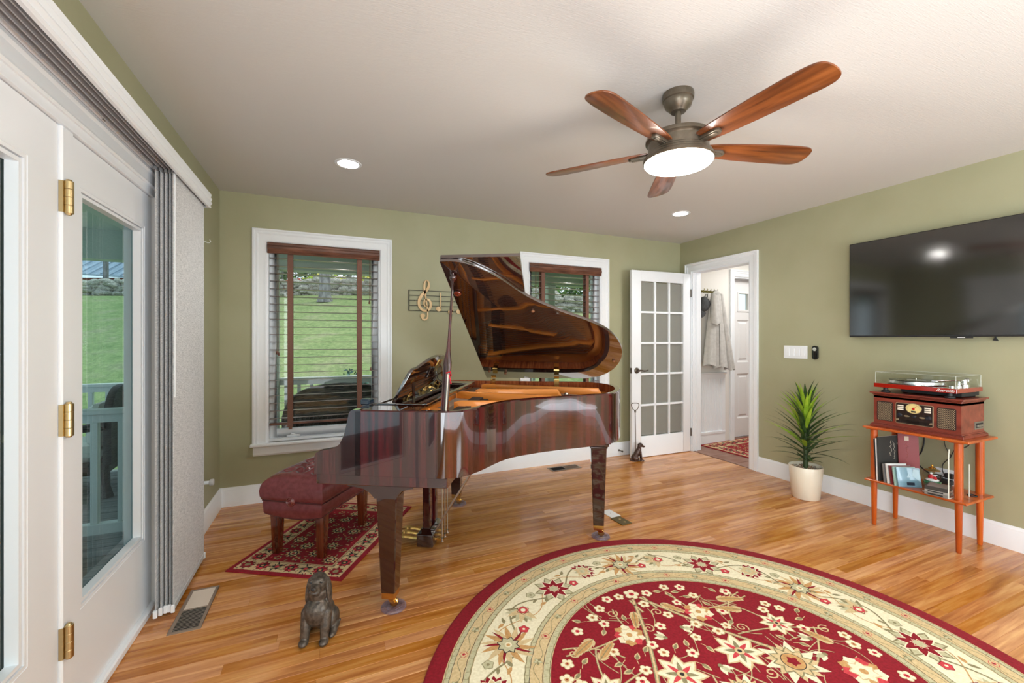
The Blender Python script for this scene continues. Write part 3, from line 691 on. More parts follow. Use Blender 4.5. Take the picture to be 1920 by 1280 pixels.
# hillside: built in axes turned 23 degrees like the slope itself runs
HR = -.4048
hill = bpy.data.objects.new('hillside', None); COL.objects.link(hill); hill.rotation_euler = (0,0,HR); hill['kind'] = 'structure'
GRASS = mat('lawn_grass', srgb(110,160,70), .95)
_v = coords(GRASS); _f = noise_t(GRASS, _v, 7, 6, .75); _g = noise_t(GRASS, _v, .9, 3, .55)
_mx = N(GRASS, 'ShaderNodeMix'); _mx.data_type = 'RGBA'; _mx.inputs[0].default_value = .5
L(GRASS, ramp(GRASS, _g, [(.36, srgb(112,138,78)), (.54, srgb(138,154,98)), (.66, srgb(158,152,124))]), _mx.inputs[6])
L(GRASS, ramp(GRASS, _f, [(.36, srgb(72,104,50)), (.64, srgb(166,180,120))]), _mx.inputs[7])
L(GRASS, _mx.outputs[2], bsdf(GRASS).inputs['Base Color']); bump(GRASS, _f, .8, .05)
def ground(r, d):
    top = 3.38 if r < -1 else 3.38-.82*min(1,(r+1)/4.0)
    if d < 6: z = -.6
    elif d < 20: z = -.6+(top+.6)*((d-6)/14)**.92
    else: z = top+.03*(d-20)
    return z+.06*noise.noise((r*.6, d*.6, 0))
g = MB(); g.grid(90, 70, lambda a, b: ((a-.5)*96, 3.2+b*b*52, ground((a-.5)*96, 3.2+b*b*52))); g.build('lawn', GRASS, hill)
FST = noisy('field_stone', srgb(120,118,110), srgb(196,192,180), 6, .9, bmp=.5, bd=.03)
fw = thing('stone_wall', 'dry fieldstone wall along the top of the lawn', 'stone wall', (0,0,0), HR)
r3 = random.Random(11); protos = []
for k in range(6):
    me = MB().ball((0,0,0), 1, 9, 6); me.v = [tuple(c*(1+.25*noise.noise((c_[0]*2+k*9, c_[1]*2, c_[2]*2))) for c in c_) for c_ in me.v]; protos.append(me.build('stone', FST, fw, angle=25)); protos[-1].location = (-30-k, 20.5, ground(-30,20.5))
    protos[-1].scale = (.4,.3,.2)
segs = [(-22.5,-17.0),(-11.2,-5.6),(1.2,5.6)]
for a, b in segs:
    r_ = a
    while r_ < b:
        zc = ground(r_, 20.4); lv = 0
        while lv < .66:
            h = r3.uniform(.09,.2); w = r3.uniform(.14,.34)
            shared('stone', protos[r3.randrange(6)], fw, (r_+r3.uniform(-.12,.12), 20.4+r3.uniform(-.1,.1)+lv*.2, zc+lv+h*.6), (r3.uniform(-.3,.3), r3.uniform(-.3,.3), r3.uniform(0,6)), (w*1.1, w, h*.85)); lv += h*1.25
        r_ += .27
def foliage(name, ctr, rad, n, leaf, cols, parent, seed=1, shell=.55):
    rr = random.Random(seed); mb = MB()
    for i in range(n):
        while True:
            p = Vector((rr.uniform(-1,1), rr.uniform(-1,1), rr.uniform(-1,1)))
            if shell < p.length < 1: break
        b = 1+.35*noise.noise(p*2.2+Vector((seed*3,0,0))); c = Vector((ctr[0]+p.x*rad[0]*b, ctr[1]+p.y*rad[1]*b, ctr[2]+p.z*rad[2]*b))
        u = Vector((rr.gauss(0,1), rr.gauss(0,1), rr.gauss(0,1))).normalized(); w = u.orthogonal().normalized(); s = leaf*rr.uniform(.5,1.3)
        mb.mi = rr.randrange(len(cols)); mb.add([c-u*s, c+w*s*.5, c+u*s, c-w*s*.5], [(0,1,2,3)])
    return mb.build(name, cols, parent, smooth=False)
LG = [mat('leaf_a', srgb(70,112,44), .7), mat('leaf_b', srgb(104,148,60), .7), mat('leaf_c', srgb(48,84,38), .7)]
LY = [mat('leaf_y1', srgb(200,206,60), .7), mat('leaf_y2', srgb(150,186,50), .7), mat('leaf_y3', srgb(222,206,96), .7)]
LR = [mat('leaf_r1', srgb(206,84,62), .7), mat('leaf_r2', srgb(228,120,92), .7)]
LB = [mat('leaf_s1', srgb(60,96,86), .7), mat('leaf_s2', srgb(96,132,120), .7), mat('leaf_s3', srgb(40,70,62), .7)]
BARK = noisy('grey_bark', srgb(88,88,90), srgb(146,146,146), 6, .9, stretch=(2,2,.4), bmp=.8, bd=.03)
def world(r, d): return (r*cos(HR)-d*sin(HR), r*sin(HR)+d*cos(HR))
def hthing(name, label, cat, r, d, z=None, group=None):
    x, y = world(r, d); return thing(name, label, cat, (x, y, ground(r, d)-.05 if z is None else z), HR, group)
def tree(r, d, h, rad, trunk, label, seed, cols=LG, n=1500, zc=None, cat='tree', name='tree', group=None):
    t = hthing(name, label, cat, r, d, group=group)
    if trunk:
        mb = MB(); pts = [(0,0,0),(0,0,.35),(trunk*.1,0,h*.35),(-trunk*.1,0,h*.8)]
        mb.tube(pts, trunk, 10, rs=[trunk*1.6,trunk*1.05,trunk*.9,trunk*.5])
        for k in range(4): a = k*1.7+seed; mb.tube([(0,0,h*.35+k*.2),(cos(a)*rad*.4,sin(a)*rad*.4,h*.6+k*.2),(cos(a)*rad*.7,sin(a)*rad*.7,h*.85)], .1, 6, rs=[trunk*.5,trunk*.3,trunk*.12])
        mb.build('trunk', BARK, t)
    foliage('crown' if trunk else 'foliage', (0,0,zc if zc is not None else h*.8), (rad,rad,h*.45 if trunk else h*.6), n, .16 if trunk else .10, cols, t, seed); return t
tree(-8.05, 18.3, 9, 4.5, .22, 'large forked grey tree in front of the stone wall, through the left back window', 4, n=1400)
tree(-9.75, 22.5, 8, 3.6, .11, 'slim grey trunked tree behind the middle of the stone wall', 2, n=1200)
tree(-22.5, 25.5, 8, 3.2, .2, 'round green tree at the left end of the stone wall beyond the patio door', 6, n=900)
for i, (r_, d_) in enumerate([(-14.5,27),(-11.5,30),(-6.2,28),(-2.5,26),(.8,27),(3.0,29),(6.2,29.5),(9.6,28)]):
    lab = ['tree behind the red azalea left of the slim tree', 'tree between the slim trunk and the far red bush', 'bushy tree right of the forked trunk above the wall', 'leafy tree hidden between the two back windows', 'leafy tree at the left side of the right back window', 'leafy tree mid right back window above the tent', 'green tree behind the white tent roof', 'rightmost green tree beyond the right back window'][i]
    tree(r_, d_, 5.6, 2.9, .16, lab, 20+i, n=2600, zc=2.3)
for i, (r_, w, cols, lab) in enumerate([(-11.1,.62,LR,'red flowering azalea at the left edge of the left back window above the stone wall'),(-10.0,.75,LY,'yellow green shrub right beside the red azalea behind the stone wall'),(-8.95,.7,LY,'yellow green shrub right of the slim grey trunk behind the wall'),(-8.0,.6,LG,'mid green shrub behind the forked tree'),(-7.2,.8,LY,'yellow green shrub right of the forked tree behind the wall'),(-21.35,.5,LR,'red flowering shrub behind the wall seen through the patio door'),(-21.6,.45,LY,'low yellow shrub beside the red one beyond the patio door'),(-18.9,.6,LY,'small yellow green bush in front of the barn'),(1.9,.6,LY,'small yellow shrub above the wall in the right back window')]):
    tree(r_, 21.7, w*1.2, w, 0, lab, 40+i, cols, 700, zc=w*.9, cat='shrub', name='shrub')
sp = hthing('blue_spruce', 'low blue spruce just beyond the porch railing right of centre in the left back window', 'spruce', -2.55, 7.2, -.6)
foliage('foliage', (0,0,.72), (.62,.5,.62), 2600, .045, LB, sp, 9, .2)
MB().tube([(0,0,0),(0,0,.9)], .03, 8).build('stem', BARK, sp)
# barn and far roofs
MROOF = noisy('blue_grey_metal_roof', srgb(122,138,158), srgb(168,184,204), 2.5, .4, stretch=(8,.3,.3)); RED = noisy('barn_red_boards', srgb(120,52,42), srgb(158,78,62), 3, .8, stretch=(6,6,.4))
bn = hthing('barn', 'weathered red barn with a blue grey metal roof behind the stone wall', 'barn', -25.5, 30, 4.0)
MB().box(-5,6.5,-2,6,-.6,1.35).build('wall', RED, bn, smooth=False)
rf = MB().add([(-5.4,-2.6,1.75),(6.9,-2.6,.95),(6.9,2,4.0),(-5.4,2,4.8),(-5.4,-2.6,1.65),(6.9,-2.6,.85),(6.9,2,3.9),(-5.4,2,4.7)], [(0,1,2,3),(7,6,5,4),(1,0,4,5),(2,1,5,6),(3,2,6,7),(0,3,7,4)]); rf.build('roof', MROOF, bn, smooth=False)
for k in range(18): xx = -5+k*.66; MB().bar((xx,-2.6,1.78-(xx+5)*.065),(xx,2,4.83-(xx+5)*.065), .05, .05).build('roof_seam', MROOF, bn, smooth=False)
po = hthing('utility_pole', 'thin wooden pole in front of the barn roof', 'pole', -21.3, 22.3); MB().tube([(0,0,0),(0,0,4.2)], .1, 8, rs=[.13,.09]).build('shaft', BARK, po)
tn = hthing('shed', 'small building with a pale grey pitched roof in the right back window', 'shed', 5.0, 24.5)
MB().box(-2.2,2.6,-1,1,0,.7).build('wall', WHITE, tn, smooth=False); MB().prism([(-2.6,.62),(3.0,.62),(.3,1.55)], -1.3, 1.3, 'xz').build('roof', mat('pale_roof', srgb(176,184,192), .6), tn, smooth=False)
# ------------------------------------------------------------------ grand piano (local: x = s keyboard->tail, y = t near->far side)
PO = (-.067, 2.207); PA = -.5226; PW = 1.488; PHI = radians(27.7); HZ = .985
pn = thing('grand_piano', 'polished mahogany grand piano with its lid propped open in front of the back windows', 'piano', (*PO, 0), PA)
curve = spline([(.62,.0),(.70,.035),(.764,.13),(.864,.345),(1.0,.475),(1.146,.570),(1.3,.655),(1.43,.735),(1.505,.85),(1.548,1.06),(1.532,1.27),(1.455,1.41),(1.34,1.475),(1.2,1.488)], 5)
outer = [(.20,0.0),(.30,0),(.40,0),(.50,0),(.56,0)]+curve+[(.9,1.488),(.5,1.488),(.20,1.488)]
inner = inset(outer, .036)
m = MB(); m.mi = 0
n = len(outer); z0, z1 = .66, .965
# rim (open at the keyboard end)
vs = []
for z in (z0, z1-.006): vs += [(x,y,z) for x,y in outer]
o2 = inset(outer, .006); vs += [(x,y,z1) for x,y in o2]
i2 = inner; vs += [(x,y,z1) for x,y in i2]+[(x,y,z0) for x,y in i2]
fs = []
for i in range(n-1):
    j = i+1
    fs += [(i,j,n+j,n+i),(n+i,n+j,2*n+j,2*n+i),(2*n+i,2*n+j,3*n+j,3*n+i),(j,i,4*n+i,4*n+j)]
m.add(vs, fs)
cheek = [(.0,.66),(.0,.742),(.006,.757),(.02,.767),(.05,.773),(.095,.782),(.125,.803),(.146,.845),(.158,.89),(.166,.925),(.170,.945),(.176,.957),(.188,.965),(.23,.965),(.23,.66)]
m.prism(cheek, 0, .045, 'xz'); m.prism(cheek, PW-.045, PW, 'xz')
m.build('case', PIANO, pn, angle=40)
m = MB(); fs = [(3*n+i,3*n+i+1,4*n+i+1,4*n+i) for i in range(n-1)]
q = [(x,y,.9648) for x,y in i2]+[(x,y,.70) for x,y in i2]; m.add(q, [(i,i+1,n+i+1,n+i) for i in range(n-1)]); m.build('inner_veneer', VENEER, pn)
m = MB(); m.cbox(.006,.64,.006,PW-.006,.612,.6605,.003); m.build('keybed', PIANO, pn)
# underside: belly braces and spruce bottom
bt = MB(); bt.prism(inset(outer,.03), .672, .682); bt.build('soundboard_underside', SBOARD, pn, smooth=False)
for a, b in (((.64,.30),(1.42,1.05)),((.64,.95),(1.45,1.15)),((.64,1.25),(1.30,1.42))): MB().bar((*a,.655),(*b,.655), .07, .035).build('brace', PDARK, pn, bevel=.003)
fbp = [(.012,.662),(.012,.735),(.018,.748),(.06,.762),(.12,.778),(.15,.80),(.165,.86),(.172,.93),(.172,.955),(.195,.955),(.195,.662)]
MB().prism(fbp, .046, PW-.046, 'xz').build('fallboard', PIANO, pn, angle=25)
# music shelf and desk
ms = MB(); ms.cbox(.176,.40,.046,.16,.930,.962,.003).cbox(.176,.47,PW-.30,PW-.046,.930,.962,.003).cbox(.176,.30,.16,PW-.16,.925,.950,.003); ms.build('music_shelf', PDARK, pn)
dl = [( -.43,0),(-.44,.10),(-.425,.185),(-.40,.205),(-.33,.212),(-.26,.235),(-.17,.262),(-.07,.275),(.07,.275),(.17,.262),(.26,.235),(.33,.212),(.40,.205),(.425,.185),(.44,.10),(.43,0)]
de = bpy.data.objects.new('music_desk', None)
dk_ = MB().prism(dl, -.009, .009, 'xz').build('music_desk', LIDM, pn, bevel=.003, loc=(.262,.735,.952), rot=(0,0,0))
dk_.rotation_euler = Euler((radians(-28),0,radians(-90))); 
for xx in (-.34,-.05,.24):
    MB().cbox(xx-.022,xx+.022,.0095,.013,.0,.05,.001).tube([(xx-.022,.014,.025),(xx+.022,.014,.025)], .006, 8).build('desk_hinge', BRASS, dk_)
for xx in (-.30,.32):
    MB().bar((xx,.014,.125),(xx+.05,.105,.0),.016,.006).build('desk_strut', PDARK, dk_); MB().cbox(xx-.018,xx+.018,.0095,.013,.115,.15,.001).build('strut_hinge', BRASS, dk_)
MB().cbox(-.075,.0,.0095,.013,.16,.245,.001).build('upper_hinge', BRASS, dk_); MB().cbox(.04,.11,.0095,.02,.13,.20,.003).build('centre_stop', PDARK, dk_)
tr_ = MB(); tr_.bar((.20,.20,.958),(.46,.22,.958),.02,.016).bar((.20,1.26,.958),(.46,1.24,.958),.02,.016).bar((.46,.22,.958),(.475,1.24,.958),.03,.016); tr_.build('desk_slide', PDARK, pn, bevel=.003)
MB().cbox(.125,.175,.20,.26,.955,.985,.006).cbox(.135,.165,.26,.27,.962,.978,.002).build('fallboard_end', mat('blue_reflection_lacquer', srgb(30,52,70), .15, coat=.6), pn)  # end of the fallboard, its bluish reflection put into the colour
# iron plate, soundboard, strings, dampers
inn = inset(outer, .038)
SBo = inset(outer, .037)
MB().prism(SBo, .848, .852).build('soundboard', SBOARD, pn, smooth=False)
fl1 = [p for p in SBo if True]; fl2 = inset(outer, .10)
m = MB(); nn = len(fl1)
vs = [(x,y,.905) for x,y in fl1]+[(x,y,.905) for x,y in fl2]+[(x,y,.853) for x,y in fl2]
m.add(vs, [(i,i+1,nn+i+1,nn+i) for i in range(nn-1)]+[(nn+i,nn+i+1,2*nn+i+1,2*nn+i) for i in range(nn-1)])
m.cbox(.30,.52,.04,PW-.04,.885,.905,.004); pl_ = m.build('iron_plate', PLATE, pn, angle=30)
def strut(a, b, w=.022, z0=.853, z1=.952, taper=True):
    a, b = Vector((*a,0)), Vector((*b,0)); t = (b-a).normalized(); sd = Vector((-t.y,t.x,0))*w/2; L_ = (b-a).length; vs = []
    prof = [(0,z1-.01),(.03,z1),(L_-.05,z1-.002),(L_,z0+.02)]
    for d, z in prof: p = a+t*d; vs += [p-sd+Vector((0,0,z0)), p+sd+Vector((0,0,z0)), p+sd*.8+Vector((0,0,z)), p-sd*.8+Vector((0,0,z))]
    fs = []
    for i in range(3): fs += [(i*4+k,(i+1)*4+k,(i+1)*4+(k+1)%4,i*4+(k+1)%4) for k in range(4)]
    fs += [(3,2,1,0),(12,13,14,15)]
    MB().add(vs, fs).build('plate_strut', PLATE, pl_, bevel=.004)
strut((.44,.05),(.44,1.44),.03,.88,.930); strut((.56,.44),(.97,.50)); strut((.47,.86),(1.19,.715)); strut((.564,1.02),(1.175,1.10)); strut((.544,1.36),(1.46,1.16)); strut((.50,.20),(.66,.10))
MB().lathe([(0,.88),(.016,.88),(.016,.952),(.010,.960),(0,.961)], 14, (1.185,.80)).build('plate_bolt', STEEL, pl_)
em = MB(); em.lathe([(.075,.854),(.083,.8575),(.062,.8575),(.066,.854)], 28, (.80,.74))
for k in range(22):
    a = 2*pi*k/22; em.ball((.80+.082*cos(a),.74+.082*sin(a),.856), (.013,.009,.003), 6, 4)
em.box(.745,.855,.734,.746,.854,.858); em.box(.745,.752,.722,.758,.854,.858); em.box(.848,.855,.722,.758,.854,.858); em.build('soundboard_emblem', mat('dark_decal', srgb(54,34,22), .6), pn)
st_ = MB(); ss = MB()
def rimt(s_):     # near-side t of the inner rim at s
    best = 9
    for (a, b), (c, d) in zip(inn[:-1], inn[1:]):
        if min(a,c) <= s_ <= max(a,c) and abs(a-c) > 1e-6: best = min(best, b+(d-b)*(s_-a)/(c-a))
    return best if best < 9 else .04
for k in range(58):    # treble to tenor, fairly straight
    t0 = .07+k*.0165; s1 = .70+.70*(k/58)**.75; t1 = t0+.14*(k/58)
    while rimt(s1) > t1-.02 and s1 > .66: s1 -= .01
    for d in (-.0035,.0035): st_.bar((.46,t0+d,.907),(s1,t1+d,.880),.0020)
for k in range(22):    # overstrung bass
    t0 = 1.42-k*.0185; t1 = t0-.10-.02*k*.6; st_.bar((.46,t0,.912),(1.42-.004*k,t1,.894),.0042)
st_.build('strings', STEEL, pn, smooth=False, kind='stuff')
dm = MB()
for k in range(66):
    t0 = .09+k*.0198
    dm.box(.585,.655,t0-.0066,t0+.0066,.905,.922); dm.box(.655,.69,t0-.0035,t0+.0035,.905,.912)
dm.build('dampers', DFELT, pn, smooth=False, kind='stuff')
tp = MB()
for k in range(60):
    for r_ in range(3): tp.lathe([(0,.905),(.0032,.905),(.0032,.93),(0,.931)], 6, (.34+.03*r_,.09+k*.0222+r_*.004))
tp.build('tuning_pins', STEEL, pn, kind='stuff')
# lid
def LP(s_, d, u): return (s_, PW-d*cos(PHI)+u*sin(PHI), HZ+d*sin(PHI)+u*cos(PHI))
def slab(outl, u0, u1, name, mt, par, bev=.004):
    mb = MB(); k = len(outl); ar = sum(outl[i][0]*outl[(i+1)%k][1]-outl[(i+1)%k][0]*outl[i][1] for i in range(k))
    if ar > 0: outl = outl[::-1]
    mb.add([LP(a,b,u0) for a,b in outl]+[LP(a,b,u1) for a,b in outl], [tuple(range(k-1,-1,-1)), tuple(range(k,2*k))]+[(i,(i+1)%k,k+(i+1)%k,k+i) for i in range(k)])
    return mb.build(name, mt, par, bevel=bev, angle=30)
lc = spline([(.555,1.490),(.62,1.489),(.676,1.474),(.752,1.425),(.845,1.333),(.971,1.165),(1.146,1.012),(1.302,.905),(1.44,.776),(1.53,.611),(1.568,.411),(1.538,.205),(1.45,.06),(1.33,.002)], 5)
lidO = lc+[(1.0,.0),(.555,.0)]
lid_ = slab(lidO, 0, .020, 'lid', LIDM, pn)
slab([(.555,.0),(.955,.0),(.955,1.492),(.555,1.492)], .0215, .041, 'front_flap', LIDM, lid_)
for s_ in (.615,1.115):
    h = MB(); h.M = None
    h.add([LP(s_-.019,.0,-.002),LP(s_+.019,.0,-.002),LP(s_+.019,.05,-.002),LP(s_-.019,.05,-.002)], [(0,1,2,3)])
    h.box(s_-.019,s_+.019,PW-.041,PW-.036,.925,.972); h.tube([(s_-.02,PW-.036,.975),(s_+.02,PW-.036,.975)], .006, 8); h.box(s_-.019,s_+.019,PW-.038,PW+.004,.9651,.968); h.build('lid_hinge', BRASS, pn)
for s_, d_ in ((.60,.14),(.99,1.02),(1.52,.34),(.72,.10)):
    c = Vector(LP(s_,d_,-.004)); MB().ball(c, (.011,.011,.008), 10, 6).build('lid_buffer', mat('amber_rubber', srgb(150,100,70), .3), lid_)
def cup(s_, d_):
    mb = MB(); mb.M = Matrix.Translation(LP(s_,d_,0)) @ Matrix.Rotation(-PHI,4,'X'); mb.lathe([(0,-.012),(.007,-.014),(.013,-.016),(.020,-.012),(.021,-.006),(.016,-.001),(0,0)], 18); return mb
cup(.587,1.216).build('prop_cup', mat('red_brown_lacquer', srgb(120,44,26), .08, coat=1), lid_)
# prop stick
top = Vector(LP(.602,1.385,-.012)); bot = Vector((.603,.052,.80)); pp = MB(); dirn = (top-bot)
prof = [(0,.019,.012),(.20,.019,.012),(.44,.021,.012),(.47,.020,.012),(.53,.012,.010),(.60,.0075,.0075),(.75,.007,.007),(1,.006,.006)]
rings = []
vsx = []
for t_, a, b in prof:
    c = bot+dirn*t_
    for k in range(10): an = 2*pi*k/10; e = 3 if t_ < .5 else 2; ca, sa = cos(an), sin(an); vsx.append((c.x+a*math.copysign(abs(ca)**(2/e),ca), c.y+b*math.copysign(abs(sa)**(2/e),sa), c.z))
pp.add(vsx, [(i*10+k,i*10+(k+1)%10,(i+1)*10+(k+1)%10,(i+1)*10+k) for i in range(len(prof)-1) for k in range(10)]+[tuple(range(9,-1,-1))])
pp.M = Matrix.Translation(top); pp.lathe([(0,-.03),(.008,-.028),(.013,-.022),(.019,-.012),(.020,-.004),(.016,.002),(.006,.004),(.005,.018),(0,.02)], 18); pp.M = None
prop = pp.build('lid_prop', PIANO, pn, angle=50)
b1 = bot+dirn*.02; t1_ = bot+dirn*.40
MB().tube([(b1.x+.012,b1.y-.014,b1.z),(t1_.x+.010,t1_.y-.014,t1_.z)], .0048, 8).build('short_prop', STEEL, prop)
MB().tube([(t1_.x+.022,t1_.y-.004,t1_.z-.05),(t1_.x+.016,t1_.y-.016,t1_.z-.005),(t1_.x+.0,t1_.y-.017,t1_.z+.004),(t1_.x+.020,t1_.y-.010,t1_.z+.010),(t1_.x+.022,t1_.y+.0,t1_.z-.01)], .0035, 6).build('red_tie', mat('red_cord', srgb(190,20,40), .5), prop)
# legs
def leg(s_, t_, kind):
    if kind == 'tail':
        l = MB()
        for za, zb, w in ((.640,.662,.085),(.622,.640,.074),(.604,.622,.064),(.590,.604,.056)): l.cbox(s_-w,s_+w,t_-w,t_+w,za,zb,.004)
        ztop = .59
    else:
        l = MB(); c = [(-.19,.612),(-.185,.600),(-.15,.596),(-.105,.588),(-.075,.570),(-.052,.545),(.052,.545),(.06,.565),(.08,.585),(.115,.594),(.135,.598),(.14,.612)]
        l.M = Matrix.Translation((s_,t_,0)); l.prism(c, -.062, .062, 'xz'); l.M = None; ztop = .548
    a, b = .050, .034; zb = .086
    vs = []
    for z, w in ((ztop,a),(zb,b)):
        c = .004; vs += [(s_+x*w-(c if x>0 else -c)*(q==0), t_+y*w-(c if y>0 else -c)*(q==1), z) for x,y,q in ((-1,-1,0),(1,-1,0),(1,-1,1),(1,1,1),(1,1,0),(-1,1,0),(-1,1,1),(-1,-1,1))]
    l.add(vs, [(i,(i+1)%8,8+(i+1)%8,8+i)[::-1] for i in range(8)]+[tuple(range(8)), tuple(range(15,7,-1))])
    lg = l.build('leg', PLEG, pn, angle=25)
    MB().cbox(s_-.032,s_+.032,t_-.032,t_+.032,.056,.088,.002).build('ferrule', BRASS, lg)
    cs = MB(); cs.lathe([(0,.056),(.018,.056),(.014,.048),(.009,.046),(0,.045)], 14, (s_,t_))
    for q in (-1,1): cs.prism([(s_-.012,.05),(s_+.016,.05),(s_+.028,.030),(s_+.026,.018),(s_+.016,.018),(s_+.004,.034)], t_+q*.011-.003, t_+q*.011+.003, 'xz')
    cs.M = Matrix.Translation((s_+.018,t_,.0285)); cs.lathe([(0,-.008),(.018,-.008),(.0215,-.005),(.0215,.005),(.018,.008),(0,.008)], 18, (0,0), 'y'); cs.M = None
    cs.build('caster', BRASS, lg); return lg
legs = [(.335,.092,''),(.335,PW-.10,''),(1.393,.955,'tail')]
lbl = ['clear caster cup under the nearest piano leg beside the bronze dog','clear caster cup under the far piano leg behind the pedals','clear caster cup under the piano tail leg at the edge of the round rug']
for (s_, t_, k_), lb in zip(legs, lbl):
    leg(s_, t_, k_); p = Matrix.Rotation(PA,3,'Z') @ Vector((s_+.016, t_, 0))
    cc = thing('caster_cup', lb, 'caster cup', (PO[0]+p.x, PO[1]+p.y, 0), group='caster cups under the piano legs')
    MB().lathe([(0,0),(.058,0),(.061,.004),(.058,.011),(.050,.015),(.043,.0155),(.036,.012),(.034,.0055),(0,.0052)], 32).build('cup', ACRYL, cc, angle=60)
# pedal lyre
ly = MB(); ly.cbox(.27,.375,.64,.86,.018,.100,.006)
ly.add([(.278,.648,.1),(.367,.648,.1),(.367,.852,.1),(.278,.852,.1),(.292,.665,.124),(.353,.665,.124),(.353,.835,.124),(.292,.835,.124)], [(0,1,5,4),(1,2,6,5),(2,3,7,6),(3,0,4,7),(4,5,6,7)])
lyre = ly.build('pedal_lyre', PDARK, pn, bevel=.002)
for t_ in (.69,.81): MB().cbox(.300,.348,t_-.020,t_+.020,.118,.612,.006).build('lyre_post', PIANO, lyre)
MB().cbox(.285,.36,.66,.84,.590,.613,.004).build('lyre_head', PIANO, lyre)
for t_ in (.69,.75,.81):
    pe = MB(); pe.add([], []); P_ = [(.285,.052),(.24,.054),(.20,.060),(.165,.062),(.13,.058),(.105,.050)]; W_ = [.010,.010,.013,.021,.023,.012]; vs = []
    for (x, z), w in zip(P_, W_): vs += [(x,t_-w,z-.004),(x,t_+w,z-.004),(x,t_+w*.7,z+.005),(x,t_-w*.7,z+.005)]
    pe.add(vs, [(i*4+k,(i+1)*4+k,(i+1)*4+(k+1)%4,i*4+(k+1)%4) for i in range(5) for k in range(4)]+[(3,2,1,0),(20,21,22,23)]); pe.box(.375,.43,t_-.007,t_+.007,.05,.062)
    pd = pe.build('pedal', BRASS, lyre, angle=50); MB().tube([(.42,t_,.055),(.42,t_,.615)], .0035, 8).lathe([(0,.04),(.009,.04),(.009,.062),(0,.062)], 10, (.42,t_)).build('pedal_rod', STEEL, pd)
for t_, e in ((.70,.64),(.80,.70)): MB().tube([(.372,t_,.10),(.72,e,.662)], .006, 8).build('lyre_brace', STEEL, lyre)

# ------------------------------------------------------------------ bench
def pworld(s_, t_): p = Matrix.Rotation(PA,3,'Z') @ Vector((s_, t_, 0)); return (PO[0]+p.x, PO[1]+p.y)
bx, by = -.045+.015, 2.93+.03
fx = [(-.289,2.921),(-.039,2.752),(.206,3.125)]
cx = (fx[0][0]+fx[2][0])/2; cy = (fx[0][1]+fx[2][1])/2
bn_ = thing('piano_bench', 'tufted oxblood leather piano bench on tapered wooden legs, standing on the small red rug', 'bench', (cx, cy, .0075), radians(-34))
BWd, BLn = .19, .285       # half sizes x (depth) and y (length)
btn = [(-.095,-.19),(.0,-.19),(.095,-.19),(-.095,0),(.0,0),(.095,0),(-.095,.19),(.0,.19),(.095,.19),(-.048,-.095),(.048,-.095),(-.048,.095),(.048,.095)]
def seatz(x, y):
    ex = 1-abs(x/BWd)**2.6; ey = 1-abs(y/BLn)**4; e = max(0,ex)**.45*max(0,ey)**.45; z = .060*e
    for bx_, by_ in btn:
        d = hypot(x-bx_, y-by_); z -= .036*math.exp(-(d/.024)**2)*e
    dmin = 9
    for i, a in enumerate(btn):
        for b in btn[i+1:]:
            if hypot(a[0]-b[0], a[1]-b[1]) < .12 and a[0] != b[0] and a[1] != b[1]:
                vx, vy = b[0]-a[0], b[1]-a[1]; t_ = max(0,min(1,((x-a[0])*vx+(y-a[1])*vy)/(vx*vx+vy*vy))); dmin = min(dmin, hypot(x-a[0]-vx*t_, y-a[1]-vy*t_))
    z -= .014*math.exp(-(dmin/.010)**2)*e
    return z
cu = MB(); NX, NY = 56, 84
cu.grid(NX, NY, lambda a, b: ((a*2-1)*BWd*(1-.0*b), (b*2-1)*BLn, .445+seatz((a*2-1)*BWd, (b*2-1)*BLn)))
ringp = []
def sring(z, out, k=28):
    pts = []
    for i in range(4*k):
        s_ = i/(4*k)*4; q = int(s_); f = s_-q; c = [(-1,-1),(1,-1),(1,1),(-1,1)]; a, b = c[q], c[(q+1)%4]; x, y = a[0]+(b[0]-a[0])*f, a[1]+(b[1]-a[1])*f
        pts.append((x*(BWd+out), y*(BLn+out), z))
    return pts
def skin_rings(mb, rs):
    k = len(rs[0]); vs = [p for r in rs for p in r]; mb.add(vs, [(i*k+j,i*k+(j+1)%k,(i+1)*k+(j+1)%k,(i+1)*k+j) for i in range(len(rs)-1) for j in range(k)])
def wob(r, amp): return [(x+amp*sin(i*.9+z*40), y+amp*cos(i*.7), z) for i, (x,y,z) in enumerate(r)]
skin_rings(cu, [sring(.336,.002), sring(.344,.010), sring(.362,.016), sring(.392,.018), sring(.418,.014), sring(.436,.007), sring(.4452,-.0003)])
cush = cu.build('cushion', LEATHER, bn_, angle=80)
sk = MB(); dip = lambda r: [(x,y,z-(.020*(1-(x/BWd)**2) if abs(y) > BLn*.94 else 0)) for x,y,z in r]
skin_rings(sk, [dip(sring(.256,-.004)), dip(sring(.262,.001)), sring(.315,.005), sring(.330,.003), sring(.338,.001)])
sk.build('skirt', LEATHER, bn_, angle=60)
MB().tube(sring(.3365,.005), .0045, 6, closed=True).build('piping', mat('dark_leather_piping', srgb(70,22,26), .3), bn_)
MB().tube(dip(sring(.257,-.003)), .003, 6, closed=True).build('hem', mat('dark_leather_piping', srgb(70,22,26), .3), bn_)
MB().box(-BWd+.012,BWd-.012,-BLn+.012,BLn-.012,.262,.27).build('seat_board', PDARK, bn_, smooth=False)
for x_, y_ in btn: MB().ball((x_,y_,.445+seatz(x_,y_)+.004), (.010,.010,.006), 10, 6).build('tuft_button', LEATHER, bn_)
